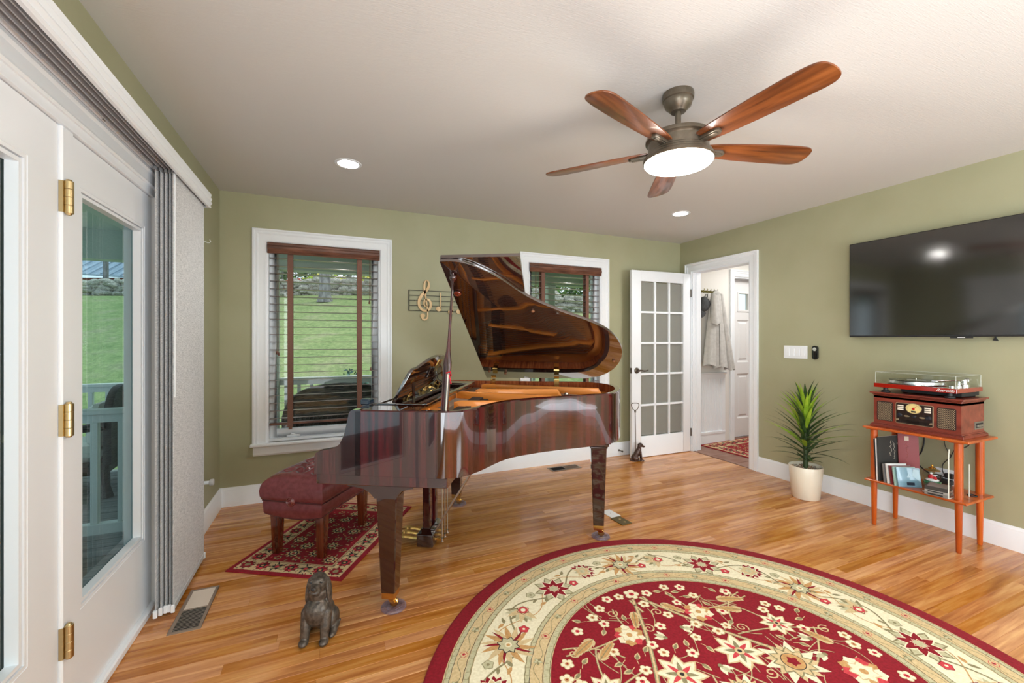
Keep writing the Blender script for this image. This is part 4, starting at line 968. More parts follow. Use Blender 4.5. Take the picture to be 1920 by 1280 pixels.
for x_ in (-1,1):
    for y_ in (-1,1):
        l = MB(); a, b = .028, .021; cx_, cy_ = x_*.150, y_*.223; vs = [(cx_+p*a,cy_+q*a,.262) for p,q in ((-1,-1),(1,-1),(1,1),(-1,1))]+[(cx_+p*b,cy_+q*b,.0) for p,q in ((-1,-1),(1,-1),(1,1),(-1,1))]
        l.add(vs, [(0,1,2,3),(7,6,5,4)]+[(i,4+i,4+(i+1)%4,(i+1)%4) for i in range(4)]); l.build('leg', LEGW, bn_, bevel=.003)
for q in (-1,1):
    k = MB(); k.lathe([(0,0),(.026,0),(.030,q*.005),(.028,q*.012),(.023,q*.015),(.020,q*.011),(.017,q*.015),(.012,q*.017),(.009,q*.013),(.006,q*.018),(0,q*.019)], 24, (0,.345), 'y'); o = k.build('height_knob', mat('oxblood_knob', srgb(112,46,44), .2, coat=.8), bn_); o.location = (0, q*(BLn+.008), 0)

# ------------------------------------------------------------------ rugs
RED_ = noisy('rug_crimson_pile', srgb(128,4,22), srgb(150,8,32), 90, 1.0, bmp=.4, bd=.003, detail=5)
RC = [RED_, noisy('rug_ivory_pile', srgb(232,222,188), srgb(246,238,208), 90, .95, bmp=.3, bd=.003), noisy('rug_beige_pile', srgb(206,180,132), srgb(222,198,152), 90, .95, bmp=.3, bd=.003),
      noisy('rug_olive_pile', srgb(132,122,86), srgb(156,146,108), 90, .95, bmp=.3, bd=.003), mat('rug_dark_pile', srgb(44,38,36), .95), noisy('rug_tan_pile', srgb(190,142,86), srgb(208,162,104), 90, .95, bmp=.3, bd=.003), noisy('rug_rose_pile', srgb(196,52,62), srgb(212,72,78), 90, .95, bmp=.3, bd=.003),
      noisy('rug_pale_green_pile', srgb(188,182,144), srgb(204,198,162), 90, .95, bmp=.3, bd=.003)]
R0, IV, BE, OL, DK, TN, RS, PG = range(8)
RR = 1.185
rug = thing('round_rug', 'large round floral rug with crimson field and ivory border in the foreground', 'rug', (1.393, 1.093, 0))
MB().lathe([(0,0),(RR-.004,0),(RR,.004),(RR-.002,.009),(RR-.012,.0115),(0,.0115)], 160).build('pile', RED_, rug, angle=60)
A = Art(z0=.0118, dz=.00022)
def P(r, a): return (r*cos(a), r*sin(a))
def ring(r0, r1, mi, lv=0, n=180):
    for k in range(n): a, b = 2*pi*k/n, 2*pi*(k+1)/n; A.poly([P(r1,a),P(r1,b),P(r0,b),P(r0,a)], mi, lv)
ring(1.01, 1.112, BE); ring(.805, 1.01, IV); ring(.705, .805, BE)
def scallop(r, mi, lv, w, n, amp): 
    for k in range(n):
        a = 2*pi*k/n; b = 2*pi*(k+1)/n; A.ribbon([P(r,a),P(r+amp,(a+b)/2),P(r,b)], w, mi, lv)
for r, w, mi, n, amp in ((1.104,.003,OL,150,.004),(1.086,.0022,DK,120,.002),(1.036,.0022,DK,110,.002),(1.012,.004,OL,130,.003),(.803,.004,OL,110,.003),(.785,.0022,DK,90,.002),(.735,.0022,DK,84,.002),(.708,.004,OL,100,.003)): scallop(r, mi, 2, w, n, amp)
ring(1.088,1.104,PG,1); ring(1.014,1.034,PG,1); ring(.787,.803,PG,1); ring(.71,.733,PG,1)
for n, r in ((180,1.096),(180,1.024),(140,.795),(140,.722)):
    for k in range(n): a = 2*pi*k/n; A.ribbon([P(r-.007,a),P(r+.007,a+.003)], .0022, OL, 2)
for rm, nn_ in ((1.061, 44), (.760, 32)):
    for k in range(nn_):
        a = 2*pi*k/nn_; c = P(rm, a)
        if k % 2 == 0:
            A.flower(c[0], c[1], .017, 4, [BE], a, 1.2, 1, outline=RS); A.flower(c[0], c[1], .0085, 4, [RS], a, 1.0, 4, (.3,), [DK])
        else:
            A.flower(c[0], c[1], .018, 5, [PG,OL], a+.5, .8, 1, outline=OL)
        p2 = [P(rm+.014*sin(t_*2*pi), a+(pi*2/nn_)*t_) for t_ in [q/8 for q in range(9)]]; A.ribbon(p2, .0028, OL, 1)
# ivory border: waving vine with four kinds of bloom
NB = 24
vine = []
for k in range(361): a = 2*pi*k/360; vine.append(P(.907+.062*sin(a*NB/2), a))
A.ribbon(vine, .0085, OL, 2)
vine2 = [P(.907-.055*sin(2*pi*k/360*NB/2+.6), 2*pi*k/360) for k in range(361)]; A.ribbon(vine2, .0045, TN, 2)
A0 = radians(112)
for k in range(NB):
    a = A0+2*pi*k/NB; kind = k % 4; s_ = 1 if k % 2 else -1; c = P(.907+.012*s_, a); nrm = a
    if kind == 0:      # red star lotus
        A.flower(c[0], c[1], .098, 8, [PG], a+.39, .95, 3, outline=OL); A.flower(c[0], c[1], .080, 8, [R0], a, .85, 6, outline=IV); A.flower(c[0], c[1], .030, 8, [RS], a, 1.0, 9, (.75,), [PG], outline=IV)
    elif kind == 2:    # sunburst with pale centre
        for j in range(14):
            aa = a+2*pi*j/14; A.petal(c[0], c[1], aa, .098, .026, TN if j % 2 else BE, 3, bend=.22, base=.02)
            if j % 3 == 0: A.petal(c[0], c[1], aa+.16, .086, .013, R0, 4, bend=.22, base=.02)
        A.flower(c[0], c[1], .046, 8, [PG], a, 1.35, 6, (.34,.18), [IV,TN], outline=DK)
    elif kind == 1:    # olive fan palmette
        for j in range(9): A.petal(c[0], c[1], a+pi/2*s_+(j-4)*.30, .088, .030, [OL,PG,BE][j%3], 3+(j%3), bend=.1)
        A.flower(c[0], c[1], .030, 6, [BE], a, 1.2, 7, (.75,.4), [RS,IV], outline=R0)
    else:              # red-edged peony
        for j in range(11): A.petal(c[0], c[1], a-pi/2*s_+(j-5)*.40, .070, .034, R0, 3)
        A.flower(c[0], c[1], .052, 9, [PG,BE], a, 1.2, 6, (.62,.3), [BE,PG], outline=IV)
    h = a+pi/NB; c2 = P(.907-.045*s_, h); A.flower(c2[0], c2[1], .024, 5, [RS if k%2 else PG], h, 1.25, 3, (.28,), [IV if k%2 else OL], outline=R0 if k%2 else OL)
    c3 = P(.907+.05*s_, h); 
    for j in (-1,1): A.petal(c3[0], c3[1], h+j*1.1, .042, .018, TN if j > 0 else OL, 3, bend=.2)
    A.petal(*P(.907+.0*s_, h+.05), h+1.5*s_, .04, .014, OL, 3)
# crimson field
fr = random.Random(21)
def curl(x, y, a, r, mi=BE, w=.006):
    pts = []
    for k in range(22): t_ = k/21; rr = r*(1-t_*.85); an = a+s_c*t_*2.6*pi; pts.append((x+r*cos(a)-0+rr*cos(an+pi), y+r*sin(a)+rr*sin(an+pi)))
    A.ribbon(pts, w, mi, 2)
def branch(x, y, a, l, bend, w=.009, mi=BE):
    pts = []
    for k in range(14): t_ = k/13; pts.append((x, y)); x += l/13*cos(a); y += l/13*sin(a); a += bend/13
    A.ribbon(pts, w, OL, 1); A.ribbon(pts, w*.45, mi, 2); return pts, a
def small(x, y, r=.024):
    a = fr.uniform(0,6)
    for j in range(5): A.disc(x+r*.58*cos(a+j*1.2566), y+r*.58*sin(a+j*1.2566), r*.43, BE, 3, 9)
    for j in range(5): A.disc(x+r*.57*cos(a+j*1.2566), y+r*.57*sin(a+j*1.2566), r*.34, IV, 4, 9)
    A.disc(x, y, r*.34, TN if fr.random() < .6 else RS, 5, 9); A.disc(x, y, r*.14, R0, 6, 7)
def tulip(x, y, a, r=.034):
    for j, c in ((-1,IV),(1,IV),(0,PG)): A.petal(x, y, a+j*.55, r*1.3, r*.62, c, 3+(j==0))
    A.disc(x, y, r*.26, OL, 5)
def acanthus(x, y, a, l, c1=TN, c2=BE):
    for j in range(6):
        for sd in (-1,1): A.petal(x+l*.16*j*cos(a), y+l*.16*j*sin(a), a+sd*.62, l*.34*(1-.1*j), l*.13, c2, 3)
    A.petal(x, y, a, l, l*.24, c1, 5); A.ribbon([(x,y),(x+l*.85*cos(a),y+l*.85*sin(a))], .004, OL, 6)
def lotus(x, y, r, a=0):
    A.flower(x, y, r, 8, [IV], a, .95, 3, outline=BE); A.flower(x, y, r*.68, 8, [RS,OL], a, .6, 6, (.3,.14), [BE,DK])
def palmette(x, y, r, a):
    for j in range(15): A.petal(x, y, a+2*pi*j/15, r*(1.0 if j%2 else .82), r*.36, IV if j%2 else BE, 3, bend=.12)
    A.flower(x, y, r*.62, 10, [BE], a, 1.3, 6, outline=OL); A.disc(x, y, r*.36, DK, 8, 20); A.disc(x, y, r*.335, TN, 9, 20); A.flower(x, y, r*.22, 5, [R0], a, 1.0, 11)
def cluster(x, y, r):
    for j in range(9): q = 2*pi*j/9; A.flower(x+r*.6*cos(q), y+r*.6*sin(q), r*.36, 5, [[TN,RS,IV][j%3]], q, 1.3, 3)
    A.flower(x, y, r*.6, 7, [IV], 0, 1.2, 6, (.3,), [TN], outline=BE)
occupied = []
def free(x, y, r):
    if hypot(x,y)+r > .69: return False
    for (a, b, c) in occupied:
        if hypot(x-a,y-b) < r+c: return False
    occupied.append((x,y,r)); return True
# twin stems rising from the top, then mirrored motifs
s_c = 1
for sx in (1, -1):
    A.xf = (lambda sx: (lambda x, y: (sx*x-.0, y)))(sx); s_c = 1
    branch(.02, .60, -pi/2+.42, .70, .25, .018); branch(.04,.60,-pi/2-.0,.1,0,.014)
    branch(.10, .44, -.30, .42, .45); branch(.24,.22,-.1,.42,-.5); branch(.30,-.05,.3,.34,.5); branch(.16,.36,2.3-pi*.35,.22,.8)
    branch(.05,.1,-1.2,.4,.6); branch(.30,.30,1.0,.26,-.9); branch(.44,.1,1.4,.3,.8); branch(.2,-.3,-.4,.36,-.6); branch(.1,-.5,.4,.3,-.5)
for (x, y, f_, r) in [(.0,.635,'s',.04),(.30,.02,'p',.125),(.0,-.02,'p',.10),(.20,.40,'c',.072),(.155,.145,'l',.095),(.46,.20,'l',.07),(.5,-.12,'c',.085),(.22,-.26,'l',.10),(.45,-.36,'p',.10),(.0,-.40,'p',.12),(.20,-.52,'c',.07)]:
    for sx in ((1,-1) if x else (1,)):
        A.xf = lambda x_, y_: (x_, y_); X_ = sx*x
        if f_ == 's': small(X_, y, r)
        if f_ == 'p': palmette(X_, y, r, pi/2)
        if f_ == 'c': cluster(X_, y, r)
        if f_ == 'l': lotus(X_, y, r, .3)
        occupied.append((X_, y, r*.95))
A.xf = lambda x, y: (x, y)
for sx in (1,-1):
    for x, y, a, l in ((.08,.52,-1.0,.12),(.36,.44,-.4,.14),(.40,.33,2.6,.13),(.56,.02,1.9,.13),(.36,.12,1.2,.10),(.08,.22,1.9,.12),(.35,-.16,-.9,.14),(.58,-.26,-1.2,.12),(.1,-.2,-2.2,.12)):
        if free(sx*x, y, .045): acanthus(sx*x, y, a if sx > 0 else pi-a, l)
for t_ in range(150):      # thin twigs running under the blossoms
    x, y = fr.uniform(-.66,.66), fr.uniform(-.66,.66)
    if hypot(x,y) < .60: branch(x, y, fr.uniform(0,6), fr.uniform(.10,.20), fr.uniform(-1.6,1.6), .0045)
for t_ in range(4200):
    x, y = fr.uniform(-.69,.69), fr.uniform(-.69,.69); k = fr.random()
    if k < .5:
        if free(x, y, .027): small(x, y, fr.uniform(.024,.030))
    elif k < .66:
        if free(x, y, .038): tulip(x, y, fr.uniform(0,6), .038)
    elif k < .82:
        if free(x, y, .036): s_c = 1 if x > 0 else -1; curl(x, y, fr.uniform(0,6), .028)
    elif free(x, y, .020):
        a = fr.uniform(0,6); A.petal(x-.01*cos(a), y-.01*sin(a), a, .044, .024, BE, 3); A.petal(x-.01*cos(a), y-.01*sin(a), a, .036, .014, OL, 4); A.ribbon([(x-.03*cos(a+.3),y-.03*sin(a+.3)),(x-.01*cos(a),y-.01*sin(a))], .003, BE, 2)
A.build('woven_pattern', RC, rug)

def rect_rug(name, label, loc, rz, w, l, seed, dens=1.0, bw=.10):
    t = thing(name, label, 'rug', loc, rz); MB().cbox(0, w, 0, l, 0, .0065, .002).build('pile', RED_, t, smooth=False)
    B = Art(z0=.0067, dz=.0002); rr = random.Random(seed); e = .028
    B.poly([(e,e),(w-e,e),(w-e,l-e),(e,l-e)], BE); f = e+bw; B.poly([(f,f),(w-f,f),(w-f,l-f),(f,l-f)], R0, 1)
    for q in (f-.006, f+.003):
        for (a, b) in (((q,q),(w-q,q)),((w-q,q),(w-q,l-q)),((w-q,l-q),(q,l-q)),((q,l-q),(q,q))): B.ribbon([a,b], .003, DK if q < f else BE, 2)
    def along(n_, L_, fn):
        for k in range(n_): fn(f+(k+.5)*(L_-2*f)/n_, k)
    m_ = e+bw/2
    def motif(x, y, k, a):
        if k % 2 == 0: B.flower(x, y, bw*.42, 9, [R0,RS], a, 1.2, 3, (.45,.2), [DK,TN], outline=DK)
        else:
            B.flower(x, y, bw*.34, 6, [OL,DK], a+.4, .8, 3, (.35,), [RS])
            for j in range(5): B.petal(x, y, a+j*1.25, bw*.55, bw*.13, OL if j%2 else DK, 3, bend=.5)
    ny = max(4,int(l/.11)); nx = max(3,int(w/.12))
    for xx, aa in ((m_,0),(w-m_,pi)): along(ny, l, lambda v, k: motif(xx, v, k, aa))
    for yy, aa in ((m_,pi/2),(l-m_,-pi/2)): along(nx, w, lambda v, k: motif(v, yy, k, aa))
    for cx_ in (m_,w-m_):
        for cy_ in (m_,l-m_): B.flower(cx_, cy_, bw*.4, 8, [R0], 0, 1.1, 3, (.4,), [OL], outline=DK)
    for k in range(int(160*dens)):
        sd = rr.random(); 
        x, y = (rr.choice((rr.uniform(e,f-.01),rr.uniform(w-f+.01,w-e))), rr.uniform(e,l-e)) if sd < .6 else (rr.uniform(e,w-e), rr.choice((rr.uniform(e,f-.01),rr.uniform(l-f+.01,l-e))))
        B.petal(x, y, rr.uniform(0,6), .018, .006, rr.choice((R0,OL,DK)), 3)
    occ = []; 
    for k in range(int(500*dens)):
        r_ = .05 if k < 40 else (.03 if k < 160 else .014); x, y = rr.uniform(f+.03,w-f-.03), rr.uniform(f+.03,l-f-.03)
        if any(hypot(x-a,y-b) < r_+c for a,b,c in occ): continue
        occ.append((x,y,r_*.9))
        if r_ > .04: B.flower(x, y, r_*.95, 10, [TN,BE], 0, 1.1, 4, (.6,.4,.2), [DK,BE,R0], outline=DK)
        elif r_ > .02: B.flower(x, y, r_*.9, 6, [OL,TN], 1, .9, 4, (.45,), [R0], outline=DK)
        else: B.petal(x, y, rr.uniform(0,6), .028, .008, rr.choice((RS,TN,OL,BE)), 4, bend=.4)
    B.build('woven_pattern', RC, t); return t
rect_rug('small_rug', 'small rectangular red and beige floral rug under the piano bench', (-.538,2.803,0), radians(-31), .694, 1.02, 5, 2.0)
rect_rug('hall_rug', 'red and beige patterned rug on the hall tiles beyond the doorway', (4.24,2.55,-.001), radians(4), 1.75, 1.32, 6, 2.2, .16)
# ------------------------------------------------------------------ ceiling fan and recessed lights
HOUS = noisy('fan_bronze_metal', srgb(104,94,80), srgb(116,106,92), 30, .34, metal=.55)
LAMPG = mat('lit_opal_glass', (1,.95,.85), .4, emit=(1.0,.93,.80), estr=7.0)
FX, FY = 1.497, 1.522
fan = thing('ceiling_fan', 'five-bladed bronze ceiling fan with walnut blades and a lit opal light', 'ceiling fan', (FX, FY, H))
MB().lathe([(0,0),(.069,0),(.071,-.012),(.069,-.030),(.064,-.034),(.064,-.042),(.058,-.060),(.040,-.078),(.034,-.086),(.026,-.088),(0,-.086)], 36).build('canopy', HOUS, fan)
MB().lathe([(0,-.08),(.0135,-.08),(.0135,-.155),(0,-.155)], 18).lathe([(.0135,-.145),(.022,-.150),(.030,-.165),(.036,-.185),(.040,-.196),(0,-.196)], 24).build('downrod', HOUS, fan)
MB().lathe([(0,-.192),(.06,-.194),(.128,-.200),(.142,-.204),(.146,-.212),(.146,-.222),(.138,-.226),(.134,-.232),(.134,-.272),(.138,-.276),(.139,-.284),(.148,-.290),(.150,-.300),(.156,-.304),(.158,-.316),(.153,-.320),(0,-.320)], 56).build('motor_housing', HOUS, fan, angle=30)
MB().lathe([(.153,-.318),(.152,-.324),(.143,-.333),(.12,-.340),(.08,-.345),(.04,-.3475),(0,-.348)], 56).build('light_bowl', LAMPG, fan, angle=80)
bz = -.258
def blade(ang):
    b = MB(); o_ = spline([(.135,-.040),(.20,-.052),(.34,-.064),(.50,-.072),(.60,-.071),(.645,-.058),(.662,-.025),(.664,.010),(.655,.040),(.62,.058),(.54,.060),(.40,.058),(.26,.052),(.17,.044),(.135,.038)], 4)
    b.prism(o_, -.0035, .0035, 'xy'); o = b.build('blade', BLADE, fan, bevel=.0015)
    o.location = (0,0,bz); o.rotation_euler = Euler((radians(-12),0,0)).to_matrix().to_euler()
    R = Matrix.Rotation(ang,4,'Z') @ Matrix.Rotation(radians(-12),4,'X'); o.matrix_basis = Matrix.Translation((0,0,bz)) @ R
    br = MB(); br.prism([(.120,-.018),(.215,-.018),(.228,-.009),(.228,.009),(.215,.018),(.120,.018)], -.016, -.0035, 'xy').prism([(.125,-.011),(.205,-.011),(.214,-.005),(.214,.005),(.205,.011),(.125,.011)], -.020, -.015, 'xy')
    k = br.build('blade_iron', HOUS, o, bevel=.002); return o
for k in range(5): blade(radians(-87.5+72*k))
lamp('fan_lamp_light', 'POINT', (FX, FY, H-.42), 8, (1,.95,.88), size=.10)
LED = mat('lit_led_lens', (1,1,1), .4, emit=(1,.97,.92), estr=14.0)
def downlight(x, y, label, e=9):
    t = thing('recessed_light', label, 'ceiling light', (x, y, H), group='recessed ceiling lights')
    MB().lathe([(.062,-.001),(.066,-.004),(.082,-.0035),(.085,0),(.062,0)], 36).build('trim_ring', TRIM, t); MB().lathe([(0,-.0015),(.063,-.0015)], 36).build('lens', LED, t, smooth=False)
    lamp('downlight_lamp', 'SPOT', (x, y, H-.012), e, (1,.975,.94), (0,0,0), .06, spot_size=radians(140), spot_blend=.8)
downlight(.111, 2.977, 'lit recessed ceiling light above the piano near the left back window', 14)
downlight(2.945, 2.965, 'lit recessed ceiling light near the right rear corner by the doorway', 14)
downlight(.111, -.6, 'added unseen recessed ceiling light behind the camera on the left', 14); downlight(2.945, -.6, 'added unseen recessed ceiling light behind the camera on the right', 14)  # unseen pair added to raise the room's brightness
lamp('hall_fill', 'AREA', (5.0, 3.0, 2.40), 15, (1,.98,.95), (0,0,0), .9, .9)  # added area light for the hall, no fitting belongs to it

# ------------------------------------------------------------------ wall art
ARTW = wood('pale_birch_ply', srgb(206,166,112), srgb(224,190,140), srgb(234,206,160), 'z', 6, .5, 6)
STAFF = mat('dark_staff_metal', srgb(60,58,44), .5, metal=.3)
wa = thing('music_wall_art', 'wooden treble clef and notes on a dark metal five-line staff, hung between the windows', 'wall art', (.652, YB, 1.646))
b = MB()
for k in range(5): z = -.092+k*.046; b.box(.0,.66,-.010,-.006,z-.0028,z+.0028)
b.box(-.002,.008,-.011,-.005,-.095,.095).box(.652,.660,-.011,-.005,-.095,.095); b.box(.05,.06,-.008,0,-.004,.004).box(.6,.61,-.008,0,-.004,.004); b.build('staff', STAFF, wa, smooth=False)
cl = MB()
def strip(pts, ws, y0=-.022, y1=-.011):
    n = len(pts); vs = []
    for i in range(n):
        a, c = pts[max(0,i-1)], pts[min(n-1,i+1)]; dx, dz = c[0]-a[0], c[1]-a[1]; l = hypot(dx,dz) or 1; w = ws[i]/2
        for s_ in (-1,1):
            for y_ in (y0,y1): vs.append((pts[i][0]-s_*dz/l*w, y_, pts[i][1]+s_*dx/l*w))
    fs = []
    for i in range(n-1): a = i*4; c = a+4; fs += [(a,c,c+2,a+2),(a+1,a+3,c+3,c+1),(a,a+1,c+1,c),(a+2,c+2,c+3,a+3)]
    fs += [(0,2,3,1),((n-1)*4,(n-1)*4+1,(n-1)*4+3,(n-1)*4+2)]; cl.add(vs, fs)
key = [(.186,-.045,.006),(.155,-.052,.010),(.143,-.030,.014),(.150,.0,.018),(.180,.012,.020),(.208,-.008,.022),(.214,-.045,.024),(.196,-.080,.024),(.160,-.092,.022),(.120,-.082,.024),(.092,-.045,.026),(.092,.0,.028),(.118,.045,.030),(.160,.085,.028),(.188,.120,.026),(.194,.155,.022),(.182,.180,.012),(.166,.183,.010),(.150,.160,.018),(.146,.120,.022),(.152,.080,.020),(.160,.03,.015),(.172,-.040,.014),(.180,-.10,.015),(.180,-.150,.014),(.160,-.172,.016),(.130,-.168,.020),(.120,-.145,.018)]
pp_ = spline([(a*.86+.014,bb,) for a,bb,_ in key], 5); wsl = []
for i in range(len(key)-1):
    for k in range(5): wsl.append((key[i][2]*(1-k/5)+key[i+1][2]*k/5)*.86)
wsl.append(key[-1][2]); strip(pp_, wsl)
cl.lathe([(0,-.0215),(.021,-.0215),(.021,-.0115),(0,-.0115)], 20, (.124,-.138), 'y'); cl.build('treble_clef', ARTW, wa, smooth=False)
def note(x, z, name='note'):
    q = MB(); q.lathe([(0,-.022),(.023,-.022),(.023,-.011),(0,-.011)], 20, (x, z), 'y', sx=1.0); q.box(x+.014,x+.023,-.022,-.011,z,z+.150); q.build(name, ARTW, wa, smooth=False)
note(.272, -.072); note(.385, -.098); note(.463, -.092); note(.56, -.06)

# ------------------------------------------------------------------ television, switches, remote
tv = thing('television', 'large flat black television mounted on the right wall', 'television', (XR, 1.40, 1.678))
MB().cbox(-.062,-.030,-.655,.655,-.368,.368,.004).build('cabinet', MBLACK, tv)
MB().box(-.0640,-.0615,-.648,.648,-.355,.362).build('screen', mat('tv_screen_glass', (.006,.0065,.007), .10, coat=0, ior=2.3), tv, smooth=False)
MB().box(-.034,-.0,-.25,.25,-.2,.2).build('wall_mount', MBLACK, tv, smooth=False)
MB().box(-.0650,-.0615,-.055,.055,-.378,-.366).build('logo_bar', MBLACK, tv, smooth=False); MB().box(-.0655,-.0648,-.018,.018,-.3745,-.3705).build('logo_mark', mat('silver_mark', (.8,.8,.8), .3), tv, smooth=False, label='small pale maker mark')
wm = thing('wall_grommet', 'small black cable tip poking from the wall below the television', 'cable', (XR, 1.262, 1.293))
MB().prism([(-.012,-.010),(.012,-.006),(.001,.014)], -.012, 0, 'yz').tube([(-.004,0,.0),(-.010,.001,.035)], .004, 6).build('tip', MBLACK, wm, smooth=False)
sw = thing('switch_plate', 'white four-gang rocker switch plate beside the doorway', 'light switch', (XR, 2.518, 1.178))
MB().cbox(-.007,0,-.105,.105,-.058,.058,.002).build('plate', TRIM, sw)
for k in range(4):
    y0 = -.069+k*.046; MB().add([(-.007,y0-.0165,-.033),(-.007,y0+.0165,-.033),(-.007,y0+.0165,.033),(-.007,y0-.0165,.033),(-.0125,y0-.0165,-.033),(-.0125,y0+.0165,-.033),(-.0085,y0+.0165,.033),(-.0085,y0-.0165,.033)],[(4,5,6,7),(0,4,7,3),(1,2,6,5),(0,1,5,4),(3,7,6,2)]).build('rocker', TRIM, sw, smooth=False)
fr_ = thing('fan_remote', 'small black oval fan remote in a wall cradle beside the switch plate', 'remote', (XR, 2.343, 1.178))
MB().prism([(.024*cos(a)*1.0, .038*(1 if sin(a)>0 else -1)*(1 if abs(sin(a))>.01 else 0)+.022*sin(a)) for a in [2*pi*k/28 for k in range(28)]], -.022, 0, 'yz').build('body', BLACK, fr_, bevel=.004)
MB().lathe([(0,-.0235),(.0145,-.0235),(.0155,-.021),(0,-.021)], 22, (0,.030), 'x').build('button_pad', mat('pale_grey_plastic', srgb(196,200,190), .4), fr_)
for dy, dz in ((0,.008),(0,-.008),(.008,0),(-.008,0),(0,0)): MB().lathe([(0,-.0243),(.0017,-.0243),(.0017,-.023),(0,-.023)], 8, (dy,.030+dz), 'x').build('button', MBLACK, fr_, smooth=False)

# ------------------------------------------------------------------ vents, outlets on the floor, door stop
def vent(name, label, x, y, w, l, rz, mcol, fr_col, n, split=True, cat='floor vent'):
    t = thing(name, label, cat, (x, y, 0), rz); f = MB(); b = .014
    for p in ((0,w,0,b),(0,w,l-b,l),(0,b,b,l-b),(w-b,w,b,l-b)): f.box(p[0],p[1],p[2],p[3],0,.004)
    f.box(b,w-b,l/2-.004,l/2+.004,0,.0038); f.build('frame', fr_col, t, bevel=.001)
    MB().box(b,w-b,b,l-b,.0002,.0008).build('duct_shade', MBLACK, t, smooth=False)  # black sheet put in for the shade below the louvres
    src = None
    for k in range(n):
        yy = b+(k+.5)*(l-2*b)/n; q = MB(); q.box(b,w-b,-.0032,.0032,-.0003,.0003)
        ang = radians(-38 if k < n/2 else 35)
        if src is None: src = q.build('louvre', mcol, t, loc=(0,yy,.0028), rot=(ang,0,0), smooth=False)
        else: shared('louvre', src, t, (0,yy,.0028), (ang,0,0))
    return t
VM = mat('taupe_vent_metal', srgb(150,132,116), .4, metal=.2); VL = mat('pale_vent_louvre', srgb(206,192,176), .4)
vent('floor_vent', 'pale louvred metal floor vent beside the panel blind at the patio door', -.655, 2.295, .124, .362, radians(0), VL, VM, 30)
VW = mat('oak_vent', srgb(150,122,92), .4)
vent('floor_vent', 'metal floor vent against the back wall behind the piano', 2.335, 3.66, .125, .33, radians(90), mat('vent_dark_louvre', srgb(120,96,76), .4), VM, 26)
oc = thing('floor_outlet', 'white floor outlet cover beside the piano tail leg', 'outlet cover', (1.875, 2.545, 0), radians(4))
MB().cbox(0,.085,0,.125,0,.004,.001).lathe([(0,.0045),(.004,.0045),(.004,.003),(0,.003)], 10, (.042,.062)).build('cover', WHITE, oc)
MB().lathe([(0,.0052),(.003,.0052),(.003,.004),(0,.004)], 10, (.042,.062)).build('screw', MBLACK, oc)
oc2 = thing('floor_outlet', 'bronze hinged floor outlet cover next to the white one', 'outlet cover', (1.868, 2.41, 0), radians(4))
MB().cbox(0,.085,0,.128,0,.005,.001).build('cover', mat('aged_bronze', srgb(112,96,60), .35, metal=.7), oc2)
for a in (.035,.085): MB().lathe([(0,.0062),(.008,.0062),(.009,.005),(0,.005)], 12, (.05,a-.0)).build('flip_cap', ABRASS, oc2)
ds = thing('spring_door_stop', 'small bronze door stop screwed to the back baseboard beside the open glazed door', 'door stop', (2.955, YB-.017, .062))
MB().lathe([(0,0),(.011,0),(.011,-.004),(.005,-.007),(.0042,-.05),(.009,-.052),(.010,-.064),(0,-.066)], 12, (0,0), 'y').build('stem', BRONZE, ds)

